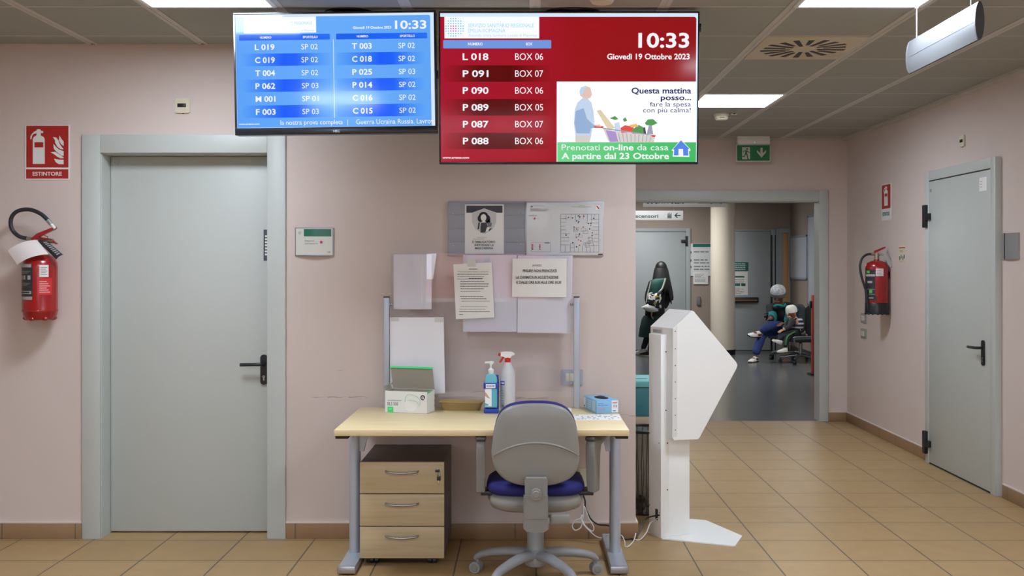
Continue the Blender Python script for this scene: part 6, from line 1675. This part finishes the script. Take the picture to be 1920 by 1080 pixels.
b = MB(); b.box((0, 0, .0053), (.070, .142, .0008), mat('phone_glass', (14, 20, 34), .08), .0002); b.build('phone_screen', t)

# --- small child on the nearer chair
d = 15.72; k = d / F
kid = thing('person', 'small child in white knitted hat and navy striped top, sitting beside the man', 'person', ((1490 - CX) * k, d - D0, 0))
J = lambda px, py, y=0.0: ((px - 1490) * k, y, EYE - (py - CY) * k)
hip = J(1495, 619, .02); chest = J(1495, 602, .0); neck = J(1489, 594, -.01); hc = V3(J(1482.5, 586, -.04))
sh1, sh2 = J(1485, 600, .07), J(1482, 601, -.085)
el1, wr1 = J(1476, 611, .06), J(1468, 618, -.02)
el2, wr2 = J(1476, 612, -.13), J(1464, 618, -.14)
h1, h2 = J(1489, 624, -.04), J(1494, 624, .08)
k1, a1 = J(1463, 629, -.10), J(1456, 638, -.12)
k2_, a2 = J(1470, 632, -.18), J(1465, 649, -.20)
nd = [(hip, (.085, .075)), (chest, (.085, .075)), (neck, .034), (tuple(hc), .070), (tuple(hc + V3((0, 0, .045))), .066), (sh1, .038), (el1, .028), (wr1, .021), (sh2, .038), (el2, .028), (wr2, .021), (h1, .050), (k1, .036), (a1, .026), (h2, .050), (k2_, .036), (a2, .026)]
ed = [(0, 1), (1, 2), (2, 3), (3, 4), (1, 5), (5, 6), (6, 7), (1, 8), (8, 9), (9, 10), (0, 11), (11, 12), (12, 13), (0, 14), (14, 15), (15, 16)]


def ex_kid(b):
    face(b, hc, (-.85, -.5, -.15), (0, 0, 1), .076, M_skin_l)
    hand(b, wr1, (-.8, -.3, -.4), (0, .3, -1), M_skin_l, .62, .5); hand(b, wr2, (-.8, -.3, -.2), (0, .2, -1), M_skin_l, .62, .5)
skin('body', nd, ed, M_skin_l, kid, extra=ex_kid)
skin('trousers', [(hip, (.10, .088)), (h1, .062), (k1, .046), (tuple(V3(k1).lerp(V3(a1), 1.05)), .036), (h2, .062), (k2_, .046), (tuple(V3(k2_).lerp(V3(a2), 1.05)), .036)], [(0, 1), (1, 2), (2, 3), (0, 4), (4, 5), (5, 6)], M_dark_tr, kid)
b = MB(); b.tube(smooth_path([V3(h2) + V3((-.02, -.14, .03)), V3(k2_) + V3((.0, -.035, .02)), V3(k2_).lerp(V3(a2), .75) + V3((.0, -.036, 0))], 5), .013, M_trim_green, 8); b.build('trouser_stripe', kid)


def stripe_mat():
    m = mat('navy_stripes', (40, 42, 66), .85); nt, bs = nodes(m); L = nt.links.new
    g_ = nt.nodes.new('ShaderNodeTexCoord'); sp = nt.nodes.new('ShaderNodeSeparateXYZ'); a = nt.nodes.new('ShaderNodeMath'); a.operation = 'MULTIPLY'; a.inputs[1].default_value = 1 / .062
    f = nt.nodes.new('ShaderNodeMath'); f.operation = 'FRACT'; c_ = nt.nodes.new('ShaderNodeMath'); c_.operation = 'GREATER_THAN'; c_.inputs[1].default_value = .56
    mx = nt.nodes.new('ShaderNodeMix'); mx.data_type = 'RGBA'; mx.inputs['A'].default_value = rgba((36, 38, 62)); mx.inputs['B'].default_value = rgba((206, 206, 216))
    L(g_.outputs['Object'], sp.inputs[0]); L(sp.outputs[2], a.inputs[0]); L(a.outputs[0], f.inputs[0]); L(f.outputs[0], c_.inputs[0]); L(c_.outputs[0], mx.inputs['Factor']); L(mx.outputs['Result'], bs.inputs['Base Color'])
    return m
skin('striped_top', [(tuple(V3(hip) + V3((0, 0, -.01))), (.115, .095)), (tuple(V3(hip).lerp(V3(chest), .6)), (.112, .095)), (chest, (.108, .095)), (tuple(V3(neck) + V3((.0, 0, -.01))), .052)], [(0, 1), (1, 2), (2, 3)], stripe_mat(), kid)
M_sleeve = mat('sleeve_charcoal', (50, 54, 58), .85)
so_ = skin('sleeve', [(sh1, .054), (el1, .040), (tuple(V3(el1).lerp(V3(wr1), .8)), .034)], [(0, 1), (1, 2)], M_sleeve, kid); skin('sleeve', [(tuple(V3(sh2).lerp(V3(chest), .35) + V3((0, -.02, .01))), .066), (tuple(V3(sh2) + V3((0, -.008, -.005))), .062), (tuple(V3(el2)), .042), (tuple(V3(el2).lerp(V3(wr2), .8)), .034)], [(0, 1), (1, 2), (2, 3)], M_sleeve, kid)
b = MB(); b.lathe([(.078, -.012), (.086, -.01), (.087, .02), (.084, .055), (.070, .085), (.04, .102), (0, .106)], M_hat_w, 22, c=hc + V3((.004, .004, .012)), axis=Matrix.Rotation(math.radians(-10), 3, 'Y')); b.build('knitted_hat', kid)
shoe(kid, V3(a1) + V3((.03, .01, -.055)), V3(a1) + V3((-.10, -.05, .0)), (-.2, -.3, .9), M_shoe_w, M_shoe_w, w_=.040, h_=.06)
shoe(kid, V3(a2) + V3((.035, .02, -.070)), V3(a2) + V3((-.115, -.05, -.075)), (0, 0, 1), M_shoe_w, M_shoe_w, w_=.040, h_=.06)

# --- woman walking away behind the kiosk
d = 17.05; k = d / F
wom = thing('person', 'woman with long black hair and dark coat walking behind the kiosk', 'person', ((1232 - CX) * k, d - D0, 0))
J = lambda px, py, y=0.0: ((px - 1232) * k, y, EYE - (py - CY) * k)
pel = J(1228, 588); wai = J(1229, 567, .0); ch = J(1234, 540, .02); nk = J(1239, 521, .03); hc = V3(J(1240, 506.5, .03))
sL, sR = J(1221, 534, .0), J(1250, 536, .04)
eL, wL = J(1214, 560, -.02), J(1220, 583, -.14)
eR, wR = J(1253, 562, .06), J(1242, 582, -.02)
hL, hR = J(1221, 592), J(1234, 592, .04)
kL, aL = J(1216, 628, .02), J(1206, 657, .10)
kR, aR = J(1224, 628, -.06), J(1217, 660, -.03)
nd = [(pel, (.15, .12)), (wai, (.12, .10)), (ch, (.15, .11)), (nk, .046), (tuple(hc - V3((0, 0, .02))), (.078, .088)), (tuple(hc + V3((0, 0, .05))), (.076, .086)), (sL, .058), (eL, .040), (wL, .027), (sR, .058), (eR, .040), (wR, .027), (hL, .085), (kL, .055), (aL, .036), (hR, .085), (kR, .055), (aR, .036)]
ed = [(0, 1), (1, 2), (2, 3), (3, 4), (4, 5), (2, 6), (6, 7), (7, 8), (2, 9), (9, 10), (10, 11), (0, 12), (12, 13), (13, 14), (0, 15), (15, 16), (16, 17)]


def ex_wom(b):
    face(b, hc, (-.25, .95, -.1), (0, 0, 1), .090, M_skin_l)
    hand(b, wL, (-.1, -.2, -1), (1, 0, 0), M_skin_l, .92, .6); hand(b, wR, (-.2, -.1, -1), (-1, 0, 0), M_skin_l, .92, .6)
skin('body', nd, ed, M_skin_l, wom, extra=ex_wom)
M_coat = mat('coat_black', (28, 28, 34), .8, bump=.3, bscale=70)
skin('coat', [(tuple(V3(pel) + V3((0, 0, -.08))), (.185, .15)), (pel, (.18, .145)), (wai, (.155, .13)), (ch, (.175, .14)), (tuple(V3(nk) + V3((0, 0, -.03))), .075), (sL, .078), (eL, .062), (tuple(V3(eL).lerp(V3(wL), .85)), .050), (sR, .078), (eR, .062), (tuple(V3(eR).lerp(V3(wR), .85)), .050)], [(0, 1), (1, 2), (2, 3), (3, 4), (3, 5), (5, 6), (6, 7), (3, 8), (8, 9), (9, 10)], M_coat, wom)
b = MB(); b.lathe([(.150, .0), (.185, -.06), (.215, -.20), (.235, -.34), (.225, -.345), (.20, -.2), (.14, .0)], mat('skirt_dark_green', (20, 44, 44), .85), 26, c=J(1224, 592, .0)); b.build('skirt', wom)
skin('leggings', [(tuple((V3(hL) + V3(hR)) / 2), .10), (hL, .095), (kL, .062), (aL, .042), (hR, .095), (kR, .062), (aR, .042)], [(0, 1), (1, 2), (2, 3), (0, 4), (4, 5), (5, 6)], M_dark_tr, wom)
# long hair: a cap and a fall of locks over the shoulders
b = MB(); b.ball(hc + V3((0, .0, .035)), (.098, .106, .112), M_hair, n=18)
rnd = random.Random(5)
for i in range(26):
    a = PI * (1.02 + .96 * i / 25)
    p0 = hc + V3((math.cos(a) * .082, math.sin(a) * .088, .03)); ln = rnd.uniform(.30, .40) + (.16 if i > 19 else 0)
    p1 = hc + V3((math.cos(a) * .118, math.sin(a) * .13 - .02, -.16)); p2 = hc + V3((math.cos(a) * .135 + rnd.uniform(-.01, .02) + (.045 if i > 19 else -.03), math.sin(a) * .15 - .04, -ln))
    b.tube(smooth_path([p0, p1, p2], 5), [.026, .028, .030, .030, .030, .029, .028, .026, .022, .015, .008], M_hair, 8)
b.build('hair', wom)
for (ank, tw) in ((aL, V3((-.13, .17, -.03))), (aR, V3((-.14, .14, 0)))):
    hl = V3(ank) + V3((.03, -.05, 0)); hl.z = .0 if ank is aR else .035; to = V3(ank) + tw; to.z = .0
    shoe(wom, hl, to, (0, 0, 1), M_shoe_w if ank is aL else M_shoe_sole, M_shoe_w, w_=.045, h_=.075)
wb = V3(wom.location)
t = thing('backpack', 'dark green backpack with white edging on the back of the walking woman', 'backpack', tuple(wb + V3(J(1224, 552, -.20))))
M_bp = mat('backpack_green', (16, 74, 66), .7); M_edge = mat('backpack_edging', (214, 212, 204), .6)
ol = [((x - 1224) * k, (552 - y) * k) for x, y in [(1217, 526), (1226, 522), (1242, 521), (1241, 534), (1238, 548), (1237, 578), (1224, 582), (1211, 579), (1208, 562), (1212, 545), (1214, 534)]]
b = MB(); slab(b, ol, -.075, .065, M_bp, crown0=-.03, crown1=0, inset=.03); b.build('bag_body', t, angle=60)
b = MB(); pts = [((x - 1224) * k, -.085, (552 - y) * k) for x, y in [(1243.5, 521), (1240, 533), (1236, 542), (1226, 548), (1214, 550), (1212, 560)]]
b.tube(smooth_path(pts, 5), .014, M_edge, 8); b.tube(smooth_path([((x - 1224) * k, -.08, (552 - y) * k) for x, y in [(1216, 527), (1213.5, 540), (1210, 552), (1208, 566)]], 5), .009, M_edge, 8); b.build('edging', t)


def check_mat():
    m = mat('backpack_pattern', (220, 220, 214), .7); nt, bs = nodes(m); L = nt.links.new
    tc = nt.nodes.new('ShaderNodeTexCoord'); vo = nt.nodes.new('ShaderNodeTexVoronoi'); vo.inputs['Scale'].default_value = 28; cr = nt.nodes.new('ShaderNodeValToRGB'); cr.color_ramp.interpolation = 'CONSTANT'
    for p_, c_ in ((0, (20, 22, 34)), (.38, (224, 222, 214)), (.60, (30, 34, 60)), (.80, (210, 208, 204)), (.93, (170, 150, 60))):
        if p_ in (0,): cr.color_ramp.elements[0].color = rgba(c_); continue
        e = cr.color_ramp.elements.new(p_); e.color = rgba(c_)
    cr.color_ramp.elements.remove(cr.color_ramp.elements[-1])
    sp = nt.nodes.new('ShaderNodeSeparateColor'); L(tc.outputs['Object'], vo.inputs['Vector']); L(vo.outputs['Color'], sp.inputs[0]); L(sp.outputs[0], cr.inputs[0]); L(cr.outputs[0], bs.inputs['Base Color'])
    return m
ol2 = [((x - 1224) * k, (552 - y) * k) for x, y in [(1212, 552), (1224, 549), (1236, 544), (1236, 576), (1224, 579), (1211, 577)]]
b = MB(); slab(b, ol2, -.115, -.06, check_mat(), crown0=-.015, crown1=0, inset=.02); b.build('front_pocket', t, angle=60)
t = thing('carrier_bag', 'crumpled white bag hanging at the side of the walking woman', 'bag', tuple(wb + V3(J(1213, 574, -.26))))
ol3 = [((x - 1213) * k, (574 - y) * k) for x, y in [(1199, 575), (1206, 571), (1216, 566), (1228, 570), (1231, 582), (1222, 584), (1212, 583), (1206, 580)]]
b = MB(); slab(b, ol3, -.05, .04, mat('bag_white', (206, 206, 204), .6, bump=.8, bscale=40), crown0=-.02, crown1=.01, inset=.02); b.build('bag_body', t, angle=60)
